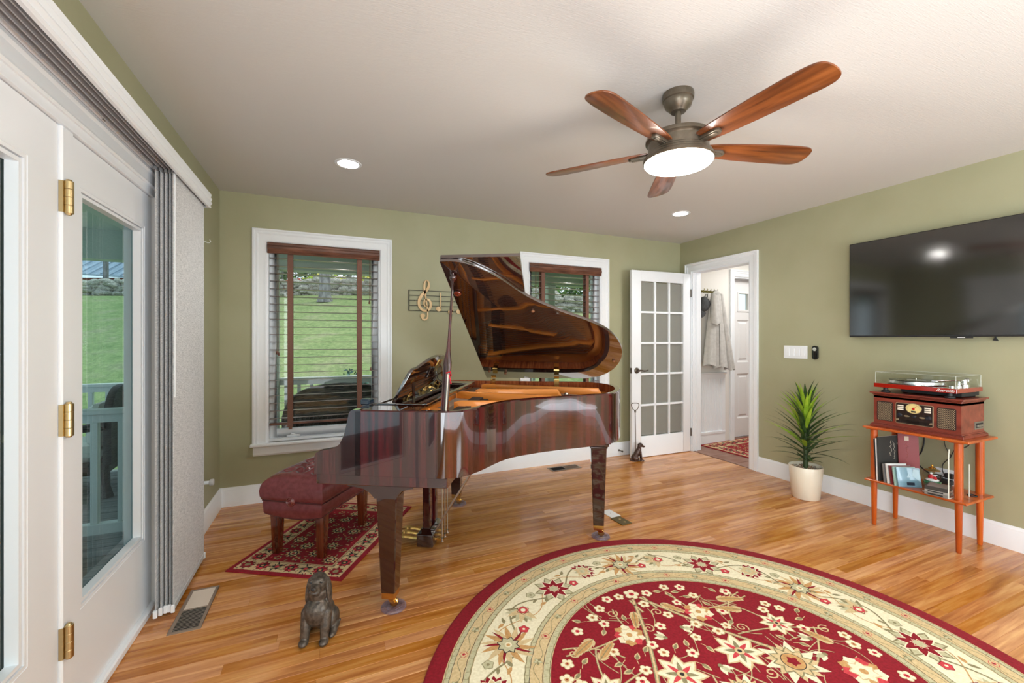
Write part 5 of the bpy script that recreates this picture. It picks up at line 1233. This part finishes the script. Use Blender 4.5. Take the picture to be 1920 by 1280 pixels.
# ------------------------------------------------------------------ dogs
def dog(name, label, loc, rz, sc_, m, up=False, rod=False, voxel=.0032):
    d = thing(name, label, 'figurine' if not rod else 'door stop', loc, rz)
    if not rod:
        P_ = [('e',(.010,0,.118),(.054,.060,.066),(0,.12,0)),('e',(-.010,0,.155),(.048,.052,.058)),('e',(-.045,0,.082),(.056,.054,.074),(0,.35,0)),('e',(-.062,0,.045),(.042,.056,.045)),
              ('e',(-.045,.050,.050),(.044,.022,.048),(0,.3,0)),('e',(-.045,-.050,.050),(.044,.022,.048),(0,.3,0)),
              ('t',[(.022,.039,.120),(.040,.040,.070),(.046,.040,.022)],[.026,.0205,.017]),('t',[(.022,-.039,.120),(.040,-.040,.070),(.046,-.040,.022)],[.026,.0205,.017]),
              ('e',(.058,.041,.015),(.026,.0195,.015)),('e',(.058,-.041,.015),(.026,.0195,.015)),
              ('e',(-.002,.060,.014),(.034,.016,.014)),('e',(-.002,-.060,.014),(.034,.016,.014)),('t',[(-.03,.060,.03),(-.005,.061,.018)],[.02,.015]),('t',[(-.03,-.060,.03),(-.005,-.061,.018)],[.02,.015]),
              ('e',(.0,0,.195),(.044,.044,.048)),('e',(.010,.003,.240),(.042,.041,.042)),
              ('e',(.050,.006,.243),(.033,.020,.016)),('e',(.056,.006,.228),(.026,.0235,.016)),('e',(.052,.006,.213),(.017,.017,.009)),('e',(.080,.007,.249),(.008,.012,.009)),('e',(.030,.006,.262),(.02,.03,.014)),
              ('e',(.004,.046,.204),(.024,.010,.056),(.10,0,0)),('e',(.004,-.041,.204),(.024,.010,.056),(-.10,0,0)),('t',[(-.09,.0,.02),(-.10,.03,.014),(-.085,.06,.012)],[.016,.012,.009])]
        o = sculpt('body', P_, m, .0024, 3, d); 
        for y_, s_ in ((.027,1),(-.016,-1)):
            MB().ball((.0455,y_,.259), (.004,.0062,.0045), 10, 6).build('eye', MBLACK, o); MB().tube([(.043,y_-.010,.260),(.0475,y_-.002,.2655),(.042,y_+.010,.261)], .0022, 6).build('brow', m, o)
        MB().ball((.0865,.007,.251), (.003,.0085,.006), 10, 6).build('nose', MBLACK, o)
    else:
        P_ = [('e',(-.012,0,.072),(.030,.028,.062),(0,.45,0)),('e',(-.035,0,.035),(.034,.032,.034)),('e',(.008,0,.112),(.024,.024,.036),(0,.3,0)),('e',(-.022,.026,.028),(.026,.010,.026)),('e',(-.022,-.026,.028),(.026,.010,.026)),
              ('t',[(.016,.015,.10),(.028,.016,.05),(.036,.016,.010)],[.014,.010,.008]),('t',[(.016,-.015,.10),(.026,-.016,.05),(.034,-.016,.010)],[.014,.010,.008]),('e',(.046,.017,.008),(.015,.009,.008)),('e',(.044,-.017,.008),(.015,.009,.008)),
              ('e',(.0,.024,.008),(.018,.009,.008)),('e',(.0,-.024,.008),(.018,.009,.008)),('e',(.022,0,.158),(.026,.021,.022)),('e',(.048,0,.146),(.022,.013,.0115),(0,.3,0)),('e',(.014,.019,.144),(.011,.006,.024),(0,-.3,0)),('e',(.014,-.019,.144),(.011,.006,.024),(0,-.3,0)),('e',(.014,0,.136),(.020,.019,.026)),('t',[(-.06,0,.015),(-.075,0,.010)],[.012,.008]),('b',(-.01,0,.003),(.052,.026,.003))]
        o = sculpt('body', P_, m, .0026, 4, d, )
        MB().ball((.066,0,.142), (.005,.007,.005), 8, 6).build('nose', MBLACK, o)
        h = MB(); h.tube([(-.022,0,.11),(-.028,0,.480)], .0038, 8).lathe([(0,.478),(.007,.480),(.010,.500),(.006,.508),(0,.508)], 12, (-.028,0))
        loop = spline([(-.028,0,.505),(-.008,0,.512),(.006,0,.540),(.010,0,.562),(-.002,0,.572),(-.028,0,.575),(-.054,0,.572),(-.066,0,.562),(-.062,0,.540),(-.048,0,.512)], 4, True); h.tube(loop, .0035, 8, closed=True); h.build('handle', BRONZE, d)
    for c in [d]: c.scale = (sc_, sc_, sc_)
    return d
dog('dog_figurine', 'dark bronze sitting dog figurine on the oak floor in front of the small rug', (-.045, 2.035, 0), radians(-108), 1.0, FIGB)
dog('dog_door_stop', 'small bronze sitting dog door stop with a tall looped handle, beside the open glazed door', (3.015, 3.632, 0), radians(-22), 1.07, noisy('brown_bronze', srgb(58,40,34), srgb(84,62,52), 40, .3, metal=.4, bmp=.2), rod=True)

# ------------------------------------------------------------------ potted plant
pl = thing('potted_plant', 'green spiky-leaved plant in a cream oval pot against the right wall', 'plant', (3.585, 2.255, 0))
POTM = mat('cream_ceramic', srgb(232,226,208), .35, coat=.2)
MB().lathe([(0,0),(.092,0),(.097,.004),(.112,.16),(.120,.258),(.118,.262),(.112,.262),(.110,.235),(0,.235)], 48).build('pot', POTM, pl, angle=50)
PB = [mat('pebble_tan', srgb(176,140,104), .6), mat('pebble_white', srgb(214,206,190), .6), mat('pebble_brown', srgb(110,78,56), .6), mat('pebble_grey', srgb(150,146,138), .6)]
pg = MB(); r5 = random.Random(8)
for k in range(420):
    a, q = r5.uniform(0,2*pi), .106*sqrt(r5.random()); pg.mi = r5.randrange(4); s_ = r5.uniform(.004,.007); pg.ball((q*cos(a),q*sin(a),.238+r5.uniform(0,.006)), (s_,s_*.8,s_*.6), 6, 4)
pg.build('pebbles', PB, pl, kind='stuff')
MB().tube([(0,0,.22),(.003,.002,.34),(-.002,0,.46),(0,0,.62),(0,0,.74)], .012, 10, rs=[.019,.017,.014,.010,.006]).build('stem', mat('plant_stem', srgb(52,70,34), .6), pl)
LD = noisy('leaf_dark_green', srgb(38,66,34), srgb(72,100,50), 14, .42, stretch=(1,1,1)); LL = noisy('leaf_lime_green', srgb(128,168,40), srgb(166,200,62), 14, .42); LM = noisy('leaf_mid_green', srgb(70,112,46), srgb(96,140,58), 14, .42)
def leaf_(z, az, el, ln, w, droop, m_):
    mb = MB(); vs = []; n = 9; r_ = .008; zz = z; e = el
    for k in range(n+1):
        t_ = k/n; ww = w*(.42+1.1*t_ if t_ < .35 else (1-t_)/.65*.81+.0)*.62; ca, sa = cos(az), sin(az)
        vs += [(r_*ca-ww*sa, r_*sa+ww*ca, zz+ww*.25), (r_*ca, r_*sa, zz), (r_*ca+ww*sa, r_*sa-ww*ca, zz+ww*.25)]
        r_ += ln/n*cos(e); zz += ln/n*sin(e); e -= droop/n*(.4+1.2*t_)
    fs = []
    for k in range(n): a = k*3; fs += [(a,a+1,a+4,a+3),(a+1,a+2,a+5,a+4)]
    mb.add(vs, fs); o = mb.build('leaf', m_, pl, angle=60); return o
for k in range(92):
    t_ = k/91; z = .285+.47*t_; az = k*2.399+r5.uniform(-.2,.2); el = radians(12+62*t_+r5.uniform(-12,12)) if t_ > .07 else radians(20)
    ln = (.25+.10*sin(pi*min(1,t_*1.15)))*r5.uniform(.85,1.12) if t_ > .08 else .14; m_ = LL if (t_ > .55 and r5.random() < .38) or (t_ > .2 and r5.random() < .25) else (LM if r5.random() < .2 else LD)
    wx = 3.585+cos(az)*ln*.9       # keep leaves off the wall behind
    if wx > 3.80: ln *= max(.35, (3.80-3.585)/(cos(az)*ln*.9)); el = max(el, radians(38))
    leaf_(z, az, el, ln, .026+.012*r5.random(), radians(r5.uniform(14,40)), m_)

# ------------------------------------------------------------------ stand with record players
sx0, sx1, sy0, sy1 = 3.440, 3.805, 1.235, 1.778
sd_ = thing('media_stand', 'small two-tier cherry wood side table with turned tapered legs against the right wall', 'side table', ((sx0+sx1)/2, (sy0+sy1)/2, 0))
hx_, hy_ = (sx1-sx0)/2, (sy1-sy0)/2
MB().cbox(-hx_,hx_,-hy_,hy_,.675,.690,.004).build('top', CHERRYX, sd_); MB().cbox(-hx_+.012,hx_-.012,-hy_+.012,hy_-.004,.308,.322,.004).build('shelf', CHERRYX, sd_)
for x_ in (3.497,3.760):
    for y_ in (1.300,1.735):
        lx, lyy = x_-(sx0+sx1)/2, y_-(sy0+sy1)/2
        MB().lathe([(0,.002),(.011,.002),(.013,.006),(.0185,.30),(.0205,.34),(.0205,.668),(0,.668)], 24, (lx,lyy)).build('leg', CHERRY, sd_); MB().cbox(lx-.032,lx+.032,lyy-.034,lyy+.034,.666,.676,.002).build('leg_pad', CHERRYX, sd_)
RWOOD = wood('radio_mahogany', srgb(104,40,30), srgb(128,56,42), srgb(146,70,54), 'y', 2, .32, 9, coat=.15)
rd = thing('wooden_radio', 'reddish wooden retro radio with round dial and two speaker grilles on the side table', 'radio', (3.50, 1.514, .690))
m = MB(); bx1 = .285; hw = .224
m.box(.0,bx1,-hw,hw,.024,.225)
for z0_, z1_, e in ((.0,.014,.016),(.014,.020,.013),(.020,.028,.006),(.214,.220,.003),(.222,.228,.008),(.230,.240,.018)): m.cbox(-e,bx1+e*.8,-hw-e,hw+e,z0_,z1_,.0015)
m.box(0,bx1,-hw,hw,.2,.232); m.build('cabinet', RWOOD, rd, smooth=False)
GR = mat('speaker_cloth_dark', srgb(40,26,20), .8); DOT = mat('grille_fleck', srgb(196,176,140), .5)
def rrect(y0, y1, z0, z1, r, n=4):
    out = []
    for cy_, cz_, a0 in ((y1-r,z1-r,0),(y0+r,z1-r,pi/2),(y0+r,z0+r,pi),(y1-r,z0+r,3*pi/2)):
        for k in range(n+1): a = a0+pi/2*k/n; out.append((cy_+r*cos(a), cz_+r*sin(a)))
    return out
for y0_, y1_ in ((.115,.204),(-.202,-.113)):
    g_ = MB().prism(rrect(y0_,y1_,.047,.178,.008), -.003, .001, 'yz').build('speaker_grille', GR, rd, smooth=False)
    dd_ = MB(); ii = 0; z = .053
    while z < .174:
        y = y0_+.006+(ii%2)*.0045
        while y < y1_-.004: dd_.box(-.0042,-.003,y-.0014,y+.0014,z-.0018,z+.0018); y += .009
        z += .0058; ii += 1
    dd_.build('grille_flecks', DOT, g_, smooth=False, kind='stuff')
ya, yb_ = -.097, .098
fc = MB().prism(rrect(ya,yb_,.044,.182,.008), -.004, .001, 'yz').build('control_panel_rim', mat('champagne_metal', srgb(190,172,140), .3, metal=.7), rd, smooth=False)
MB().prism(rrect(ya+.004,yb_-.004,.048,.178,.006), -.0055, -.003, 'yz').build('control_panel', mat('panel_black_brown', srgb(44,34,30), .18, coat=.6), rd, smooth=False)
dl_ = MB(); dl_.prism([(.001+.042*cos(2*pi*k/36), .152+.034*sin(2*pi*k/36)) for k in range(36)], -.0085, -.005, 'yz'); dial = dl_.build('dial_rim', mat('champagne_metal', (0,0,0)), rd, smooth=False)
MB().prism([(.001+.039*cos(2*pi*k/36), .152+.031*sin(2*pi*k/36)) for k in range(36)], -.0092, -.008, 'yz').build('dial_face', mat('cream_dial', srgb(226,208,140), .4), dial, smooth=False)
tk = MB()
for k in range(15):
    a = radians(-10+200*k/14); tk.bar((-.0096,.001+.030*cos(a),.152+.023*sin(a)),(-.0096,.001+.034*cos(a),.152+.0265*sin(a)),.0009,.0004, up=(1,0,0))
tk.box(-.0098,-.0092,-.011,.013,.126,.137); tk.build('dial_marks', MBLACK, dial, smooth=False)
rdm = mat('dial_red', srgb(190,24,16), .3); MB().lathe([(0,-.0125),(.006,-.012),(.0075,-.009),(0,-.009)], 16, (.001,.150), 'x').bar((-.0105,.001,.150),(-.0105,-.018,.170),.0012,.0006, up=(1,0,0)).build('dial_pointer', rdm, dial)
for s_ in (1,-1):
    for k in range(3): MB().cbox(-.0095,-.005,s_*.070-.016,s_*.070+.016,.163-k*.0125-.0042,.163-k*.0125+.0042,.001).build('push_button', mat('ivory_button', srgb(236,230,214), .35), rd, smooth=False)
for y_, z_, r_ in ((.076,.100,.0125),(-.073,.100,.0135),(-.001,.100,.009),(.086,.070,.006),(-.086,.068,.006)):
    MB().lathe([(0,-.018),(r_*.75,-.018),(r_*.8,-.016),(r_,-.006),(r_*1.1,-.005),(0,-.005)], 20, (y_,z_), 'x').build('knob', mat('knob_dark', srgb(36,40,48), .25, coat=.6) if r_ > .007 else mat('champagne_metal', (0,0,0)), rd)
for y_ in (.037,-.042): MB().prism([(y_+.015*cos(2*pi*k/20), .098+.0055*sin(2*pi*k/20)) for k in range(20)], -.007, -.005, 'yz').build('toggle_plate', mat('champagne_metal', (0,0,0)), rd, smooth=False)
MB().box(-.0062,-.005,-.068,.068,.056,.074).box(-.0075,-.006,-.060,.060,.063,.0655).build('disc_slot', mat('slot_black', srgb(24,20,18), .2, coat=.5), rd, smooth=False)
cs_ = MB(); cs_.box(.16,.285-.012,-hw-.003,-hw+.001,.045,.092); cs_.build('tape_door_rim', mat('grey_metal', srgb(140,132,122), .35, metal=.5), rd, smooth=False)
MB().box(.172,.262,-hw-.0035,-hw,.054,.083).build('tape_slot', MBLACK, rd, smooth=False); MB().cbox(.180,.250,-hw-.010,-hw-.002,.060,.074,.001).build('tape_door', mat('grey_metal', (0,0,0)), rd)
tt = thing('turntable', 'glossy red turntable with clear dust cover on top of the wooden radio', 'turntable', (3.48, 1.514, .930))
TT = mat('glossy_cherry_red', srgb(150,28,14), .12, coat=.9)
MB().cbox(0,.325,-.212,.216,.034,.062,.002).build('plinth', TT, tt)
for x_ in (.04,.285):
    for y_ in (-.165,.165): MB().lathe([(0,0),(.024,0),(.026,.004),(.024,.010),(.014,.014),(.012,.035),(0,.035)], 20, (x_,y_)).build('foot', MBLACK, tt)
MB().box(.09,.31,-.20,.10,.008,.034).build('power_box', MBLACK, tt, smooth=False)
MB().lathe([(0,.066),(.142,.066),(.146,.068),(.146,.084),(.143,.086),(0,.086)], 64, (.158,.050)).lathe([(0,.061),(.10,.061),(.10,.067),(0,.067)], 40, (.158,.050)).build('platter', mat('platter_alloy', (.75,.75,.75), .25, metal=1), tt)
RECB = mat('vinyl_black', (.012,.012,.013), .18, coat=.3); rc = MB().lathe([(0,.0865),(.139,.0865),(.140,.088),(.139,.0895),(.052,.0895),(.050,.0890),(0,.0890)], 64, (.158,.050)); rc.build('record', RECB, tt)
MB().lathe([(0,.0892),(.048,.0892),(.048,.0898),(0,.0898)], 40, (.158,.050)).build('record_label', mat('label_grey', srgb(190,190,190), .4), tt); MB().lathe([(0,.089),(.003,.089),(.0025,.103),(0,.104)], 10, (.158,.050)).build('spindle', STEEL, tt)
CHR = mat('bright_chrome', (.85,.85,.86), .12, metal=1); ta = MB()
ta.lathe([(0,.062),(.026,.062),(.026,.074),(.016,.078),(.014,.105),(0,.107)], 24, (.245,-.155)); ta.tube([(.30,-.158,.103),(.245,-.155,.103),(.16,-.148,.103),(.10,-.12,.102),(.075,-.085,.100)], .0042, 8); ta.lathe([(0,.272),(.014,.272),(.014,.300),(0,.300)], 16, (-.158,.103), 'x'); ta.box(.055,.085,-.093,-.072,.094,.102); ta.lathe([(0,.062),(.006,.062),(.006,.098),(0,.099)], 12, (.15,-.166)); ta.build('tonearm', CHR, tt)
MB().lathe([(0,.062),(.012,.062),(.011,.076),(0,.077)], 16, (.05,-.17)).lathe([(0,.062),(.012,.062),(.011,.076),(0,.077)], 16, (.09,-.185)).build('speed_knob', CHR, tt)
COV = glass('clear_dust_cover', (.97,.98,.97), 1.5); q0, q1, p0, p1, h0, h1 = .006, .318, -.205, .208, .0625, .138
cv = MB(); w_ = .003
cv.box(q0,q1,p0,p1,h1-w_,h1).box(q0,q0+w_,p0,p1,h0,h1-w_).box(q1-w_,q1,p0,p1,h0,h1-w_).box(q0+w_,q1-w_,p0,p0+w_,h0,h1-w_).box(q0+w_,q1-w_,p1-w_,p1,h0,h1-w_); cv.build('dust_cover', COV, tt, smooth=False)
ed = MB(); EG = mat('acrylic_edge', srgb(206,212,204), .2)
for a, c in (((q0,p0,h1),(q0,p1,h1)),((q0,p0,h1),(q1,p0,h1)),((q1,p0,h1),(q1,p1,h1)),((q0,p1,h1),(q1,p1,h1)),((q0,p0,h0),(q0,p0,h1)),((q0,p1,h0),(q0,p1,h1)),((q1,p0,h0),(q1,p0,h1))): ed.tube([a,c], .0009, 4)
ed.build('cover_edges', EG, tt)
text_mesh('Retrolife', .024, 'maker_lettering', mat('white_print', (.85,.85,.83), .4), tt, (-.0006,-.158,.0475), (radians(90),0,radians(-90)), .0003, .5)

# records, discs, globe, boxes, outlet and cords on and behind the lower shelf
SZ = .322
def sleeve(name, label, x, y, z, w, h, th, rz, tilt, mcol, edge, cat='record', group=None):
    t = thing(name, label, cat, (x, y, z), 0, group); t.rotation_euler = Euler((tilt, 0, rz)); MB().box(0,w,0,th,0,h).build('sleeve', mcol, t, smooth=False)
    MB().box(.0005,w-.0005,.0006,th-.0006,.0005,h+.0006).build('page_edge', edge, t, smooth=False); return t
EDG = mat('paper_edge', srgb(214,210,202), .7); CHAR = mat('charcoal_cover', srgb(52,54,54), .45); WINE = mat('wine_red_cover', srgb(132,44,46), .5); WHC = mat('white_cover', srgb(226,226,226), .5)
sleeve('vinyl_record', 'leftmost dark vinyl record sleeve at the back of the row', 3.467, 1.7065, SZ, .30, .285, .004, 0, radians(-3), CHAR, EDG, group='vinyl records on the lower shelf')
sleeve('vinyl_record', 'white-edged vinyl record sleeve between the two dark ones', 3.464, 1.698, SZ, .305, .288, .006, radians(-1), radians(-2), WHC, EDG, group='vinyl records on the lower shelf')
lp = sleeve('vinyl_record', 'charcoal vinyl record sleeve with a pale leaping figure and script lettering', 3.462, 1.688, SZ, .31, .300, .005, radians(-8), radians(-2), CHAR, EDG, group='vinyl records on the lower shelf')
fg = Art(); PRT = mat('cream_print', srgb(206,200,184), .5)
z_ = MB()
def ply(mb, pts, y=-.0006): mb.add([(x,y,z) for x,z in pts], [tuple(range(len(pts)))])
ply(z_, [(.205,.215),(.225,.245),(.220,.272),(.232,.270),(.236,.240),(.245,.205),(.262,.170),(.250,.165),(.262,.125),(.250,.128),(.235,.155),(.222,.110),(.215,.112),(.222,.165),(.212,.190),(.196,.225),(.175,.245),(.182,.255)])
ply(z_, [(.05,.03),(.12,.09),(.15,.06),(.20,.10),(.29,.03)]); z_.build('printed_figure', PRT, lp, smooth=False)
def scribble(x, z0, z1, w, n, mcol, par, seed):
    q = random.Random(seed); pts = []; m_ = MB()
    for k in range(n+1): z = z0+(z1-z0)*k/n; pts.append((x+q.uniform(-w,w)*(1 if k%2 else -1), -.0010, z+q.uniform(-.002,.002)))
    m_.tube(spline(pts, 3), .0011, 4); m_.build('cover_script', mcol, par)
scribble(.115, .27, .165, .011, 16, PRT, lp, 1); scribble(.150, .265, .14, .010, 18, PRT, lp, 2)
rl = sleeve('vinyl_record', 'wine red vinyl record sleeve leaning furthest right against the table leg', 3.625, 1.650, SZ, .115, .315, .006, radians(-42), radians(-4), WINE, EDG, group='vinyl records on the lower shelf')
scribble(.048, .26, .07, .009, 30, mat('pale_red_print', srgb(178,104,100), .5), rl, 3)
MB().box(.035,.06,-.0012,-.0006,.27,.30).build('price_sticker', mat('sticker', srgb(196,180,160), .5), rl, smooth=False)
CDC = [('grey', srgb(120,120,122)), ('white', srgb(224,226,224)), ('dark red', srgb(110,40,44)), ('pale green', srgb(160,196,188)), ('blue', srgb(112,150,168))]
for k, (cn, cc) in enumerate(CDC):
    lb = ['grey disc case closest to the records in the leaning row','white paper-covered disc case second in the leaning row','dark red disc case in the middle of the leaning row','pale green disc case just behind the blue one','blue front disc case with a small dark label, leaning on the others'][k]
    cd = sleeve('disc_case', lb, 3.462-.004*k, 1.655-k*.021, SZ+.001, .135, .122 if k != 1 else .13, .0095, radians(-20-3*k), radians(-6-k*1.5), mat('disc_cover_'+cn.replace(' ','_'), cc, .3, coat=.4), mat('disc_case_clear_edge', srgb(190,196,200), .3), 'disc case', 'disc cases leaning on the records')
    if k == 4:
        MB().box(.05,.095,-.001,-.0004,.012,.030).build('dark_label', mat('navy_label', srgb(34,46,62), .4), cd, smooth=False)
        w_ = MB(); ply(w_, [(.085,.075),(.13,.035),(.13,.11),(.10,.115)]); ply(w_, [(.055,.062),(.066,.085),(.075,.062)]); w_.build('cover_shapes', mat('pale_blue_print', srgb(172,200,212), .4), cd, smooth=False)
sg = thing('snow_globe', 'glass globe ornament with a red figure inside on a green patterned base, lower shelf centre', 'ornament', (3.612, 1.470, SZ))
GRN = mat('green_enamel', srgb(38,104,68), .25, coat=.5); GOLD = mat('gold_trim', srgb(216,176,96), .25, metal=.9)
MB().lathe([(0,0),(.034,0),(.036,.004),(.030,.010),(0,.010)], 28).build('foot', GOLD, sg); MB().lathe([(0,.009),(.028,.009),(.040,.022),(.043,.040),(.036,.050),(0,.050)], 32).build('base', GRN, sg)
zz = MB()
for r_ in range(4): 
    pts = [((.0405+.0035*min(1,max(0,(t_/8%1))))*cos(2*pi*t_/64), (.0425)*sin(2*pi*t_/64), .016+r_*.008+.006*abs((t_%8)-4)/4) for t_ in range(64)]
    zz.tube([(x*(.93 if z < .026 else 1.0),y*(.93 if z < .026 else 1.0),z) for x,y,z in pts], .0009, 5, closed=True)
zz.build('zigzag_trim', mat('pale_green_line', srgb(176,206,160), .4), sg)
MB().ball((0,0,.088), .045, 28, 18).build('globe', glass('globe_glass', (.95,.97,.95), 1.45), sg, angle=80)
MB().lathe([(0,.131),(.018,.130),(.020,.134),(.008,.138),(.004,.143),(.007,.149),(.004,.155),(0,.156)], 20).lathe([(.036,.118),(.040,.119),(.037,.122)], 28).build('finial', GOLD, sg)
MB().ball((0,0,.056), (.034,.034,.010), 16, 8).build('snow_base', WHC, sg)
fgm = MB(); fgm.ball((0,.004,.074), (.016,.018,.018), 12, 8).ball((-.004,-.014,.070), (.010,.012,.012), 10, 6); fgm.build('red_figure', mat('santa_red', srgb(190,24,34), .5), sg); MB().ball((0,.006,.097), .008, 10, 6).ball((-.004,-.014,.086), .006, 10, 6).build('figure_head', WHC, sg)
CB = [mat('clear_case_grey', srgb(126,122,118), .25, coat=.5), mat('clear_case_light', srgb(150,146,140), .25, coat=.5), mat('dark_case', srgb(58,56,54), .35)]
for k, (z0_, h_, lb) in enumerate(((0,.017,'clear cassette case at the bottom of the small stack'),(.0172,.015,'clear cassette case in the middle of the small stack'),(.0325,.022,'dark grey case on top of the small cassette stack'))):
    bxx = thing('cassette_case', lb, 'cassette case', (3.455+.004*k, 1.335, SZ+z0_), radians(8+2*k), 'cassette cases stacked on the lower shelf')
    MB().cbox(0,.115,0,.105,0,h_,.001).build('case', CB[k], bxx)
    if k < 2: MB().box(-.0006,0,.02,.09,.004,h_-.004).build('spine_label', MBLACK, bxx, smooth=False)
    else: MB().box(.008,.107,.008,.097,h_,h_+.0005).build('cover_card', mat('grey_card', srgb(140,130,126), .5), bxx, smooth=False)
pb_ = thing('pebble_ornament', 'small white pebble-like trinket lying on the lower shelf', 'trinket', (3.478, 1.452, SZ)); MB().ball((0,0,.005), (.009,.012,.005), 12, 8).build('stone', mat('white_stone', srgb(226,218,210), .3), pb_)
ah = thing('acrylic_holder', 'clear acrylic holder with two upright edges at the right end of the lower shelf', 'holder', (3.462, 1.333, SZ))
MB().tube([(0,.0,.0),(0,.0,.262),(.012,.002,.30)], .0032, 6).tube([(.17,-.03,.0),(.17,-.03,.20)], .0028, 6).build('upright', mat('milky_acrylic', srgb(214,218,206), .25), ah); MB().box(0,.17,-.004,.0,.0,.004).build('base_strip', mat('milky_acrylic', (0,0,0)), ah, smooth=False)
cr_ = thing('cable_coil', 'small coil of black cable lying at the right end of the lower shelf', 'cable', (3.665, 1.300, SZ+.003)); MB().tube([(.020*cos(a), .020*sin(a), .001*sin(3*a)) for a in [2*pi*k/24 for k in range(24)]], .0035, 6, closed=True).build('coil', MBLACK, cr_)
ol = thing('wall_outlet', 'white double wall outlet plate behind the lower shelf with black plugs', 'outlet', (XR, 1.495, .352))
MB().cbox(-.006,0,-.060,.060,-.058,.058,.0015).build('plate', TRIM, ol)
for z_0 in (-.020,.020): MB().lathe([(0,-.0075),(.0165,-.0075),(.0165,-.005),(0,-.005)], 18, (-.022,z_0), 'x').build('socket', WHITE, ol)
MB().cbox(-.040,-.008,-.045,.0,.004,.036,.004).cbox(-.048,-.008,-.040,.035,-.040,-.006,.006).cbox(-.05,-.012,.02,.055,-.012,.016,.005).build('plug', MBLACK, ol, label='black power plug')
cb = thing('power_cord', 'thin black power cords hanging behind the side table', 'cable', (3.838, 1.55, .30))
def cord(pts, r): MB().tube(spline(pts, 6), r, 6).build('cord', MBLACK, cb)
cord([(-.0,.062,.37),(.0,.056,.28),(.0,.075,.19),(.0,.118,.137),(.0,.105,.12),(-.0,.05,.075),(-.004,-.01,.05)], .0045)
cord([(-.01,-.060,.37),(.0,-.052,.29),(.0,-.070,.235),(.0,-.084,.205),(.0,-.060,.17),(.0,-.043,.14),(.0,-.042,.10),(-.01,-.055,.07),(-.015,-.040,.05)], .0026)
cord([(.0,-.084,.205),(.0,-.098,.245),(.0,-.108,.262),(.0,-.14,.275),(.0,-.17,.30),(-.01,-.19,.36)], .0026)

# ------------------------------------------------------------------ things in the hall
hr = thing('hook_rail', 'row of small brass coat hooks on the white hall wall', 'hook rail', (4.22, HY1, 1.885))
MB().cbox(-.13,.24,-.008,0,-.012,.012,.002).build('rail', mat('antique_brass', srgb(120,112,58), .4, metal=.7), hr)
for k in range(7):
    x_ = -.11+k*.057; MB().tube([(x_,-.006,.004),(x_,-.022,.008),(x_,-.034,.022),(x_,-.030,.032)], .0042, 6).tube([(x_,-.006,-.004),(x_,-.02,-.018),(x_,-.034,-.012),(x_,-.036,.0)], .0036, 6).build('hook', mat('antique_brass', (0,0,0)), hr)
CAPM = noisy('charcoal_cotton', srgb(64,66,68), srgb(80,82,84), 60, .9)
cp = thing('baseball_cap', 'charcoal baseball cap hanging from the hall hook rail', 'cap', (4.180, HY1-.055, 1.70), 0, rot=(0, radians(18), 0))
cap_ = sculpt('crown', [('e',(.01,0,.02),(.082,.050,.095),(0,.5,0)),('e',(-.02,-.005,.05),(.05,.045,.07),(0,.3,0))], CAPM, .006, 4, cp)
MB().prism([(.0+.075*cos(a)*(1 if a<pi else 1)-.035, -.075+.085*sin(a)) for a in [pi+pi*k/14 for k in range(15)]], -.035, -.028, 'xz').build('brim', CAPM, cp, bevel=.002, )
MB().tube([(-.01,.0,.11),(-.005,-.004,.15),(.02,0,.16),(.035,0,.12)], .007, 8, flat=.4).build('strap', CAPM, cp)
JK = noisy('pale_grey_jacket_cloth', srgb(190,188,184), srgb(204,202,198), 24, .85, bmp=.2, bd=.003)
jk = thing('jacket', 'pale grey zip jacket hanging from the last hall hook beside the entry door', 'jacket', (4.37, HY1-.03, 1.88))
def drape(name, cx0, cx1, z0_, z1_, w0, w1, seed, y0=-.03, amp=.022, side=0):
    mb = MB(); nu, nv = 26, 30
    def fn(a, b):
        z = z0_+(z1_-z0_)*b; cx_ = cx0+(cx1-cx0)*b; w = w0+(w1-w0)*b**.8; th_ = 2*pi*a; e = .030+.030*b
        fold = amp*b*sin(th_*4+seed)*.6+amp*.6*b*sin(th_*7+seed*2+b*3)
        return (cx_+w*cos(th_)+fold*cos(th_)*.5, y0-.02-(e+fold*.8)*sin(th_), z+.012*sin(th_*3+seed)*b)
    mb.grid(nu, nv, fn); return mb.build(name, JK, jk, angle=80)
drape('body_panel', -.03, -.105, -.02, -.90, .045, .105, 1.0); drape('body_panel', .00, .045, -.02, -.93, .05, .115, 2.3, -.045)
drape('sleeve', .045, .21, -.03, -.96, .030, .055, 4.0, -.05, .010); drape('sleeve', -.05, -.06, -.05, -.40, .055, .07, 5.2, -.06, .008)
hd_ = sculpt('hood', [('e',(-.03,-.06,-.10),(.065,.030,.11),(0,.15,0)),('e',(-.005,-.055,-.03),(.04,.03,.05)),('t',[(.02,-.06,-.01),(.06,-.06,-.12),(.10,-.055,-.22)],[.018,.018,.012])], JK, .007, 6, jk)
MB().tube([(-.035,-.118,-.22),(-.030,-.125,-.55),(-.028,-.128,-.90)], .004, 6).build('zip', mat('zip_grey', srgb(110,108,104), .4), jk)
MB().box(-.075,-.045,-.092,-.089,-.272,-.262).build('chest_mark', MBLACK, jk, smooth=False)
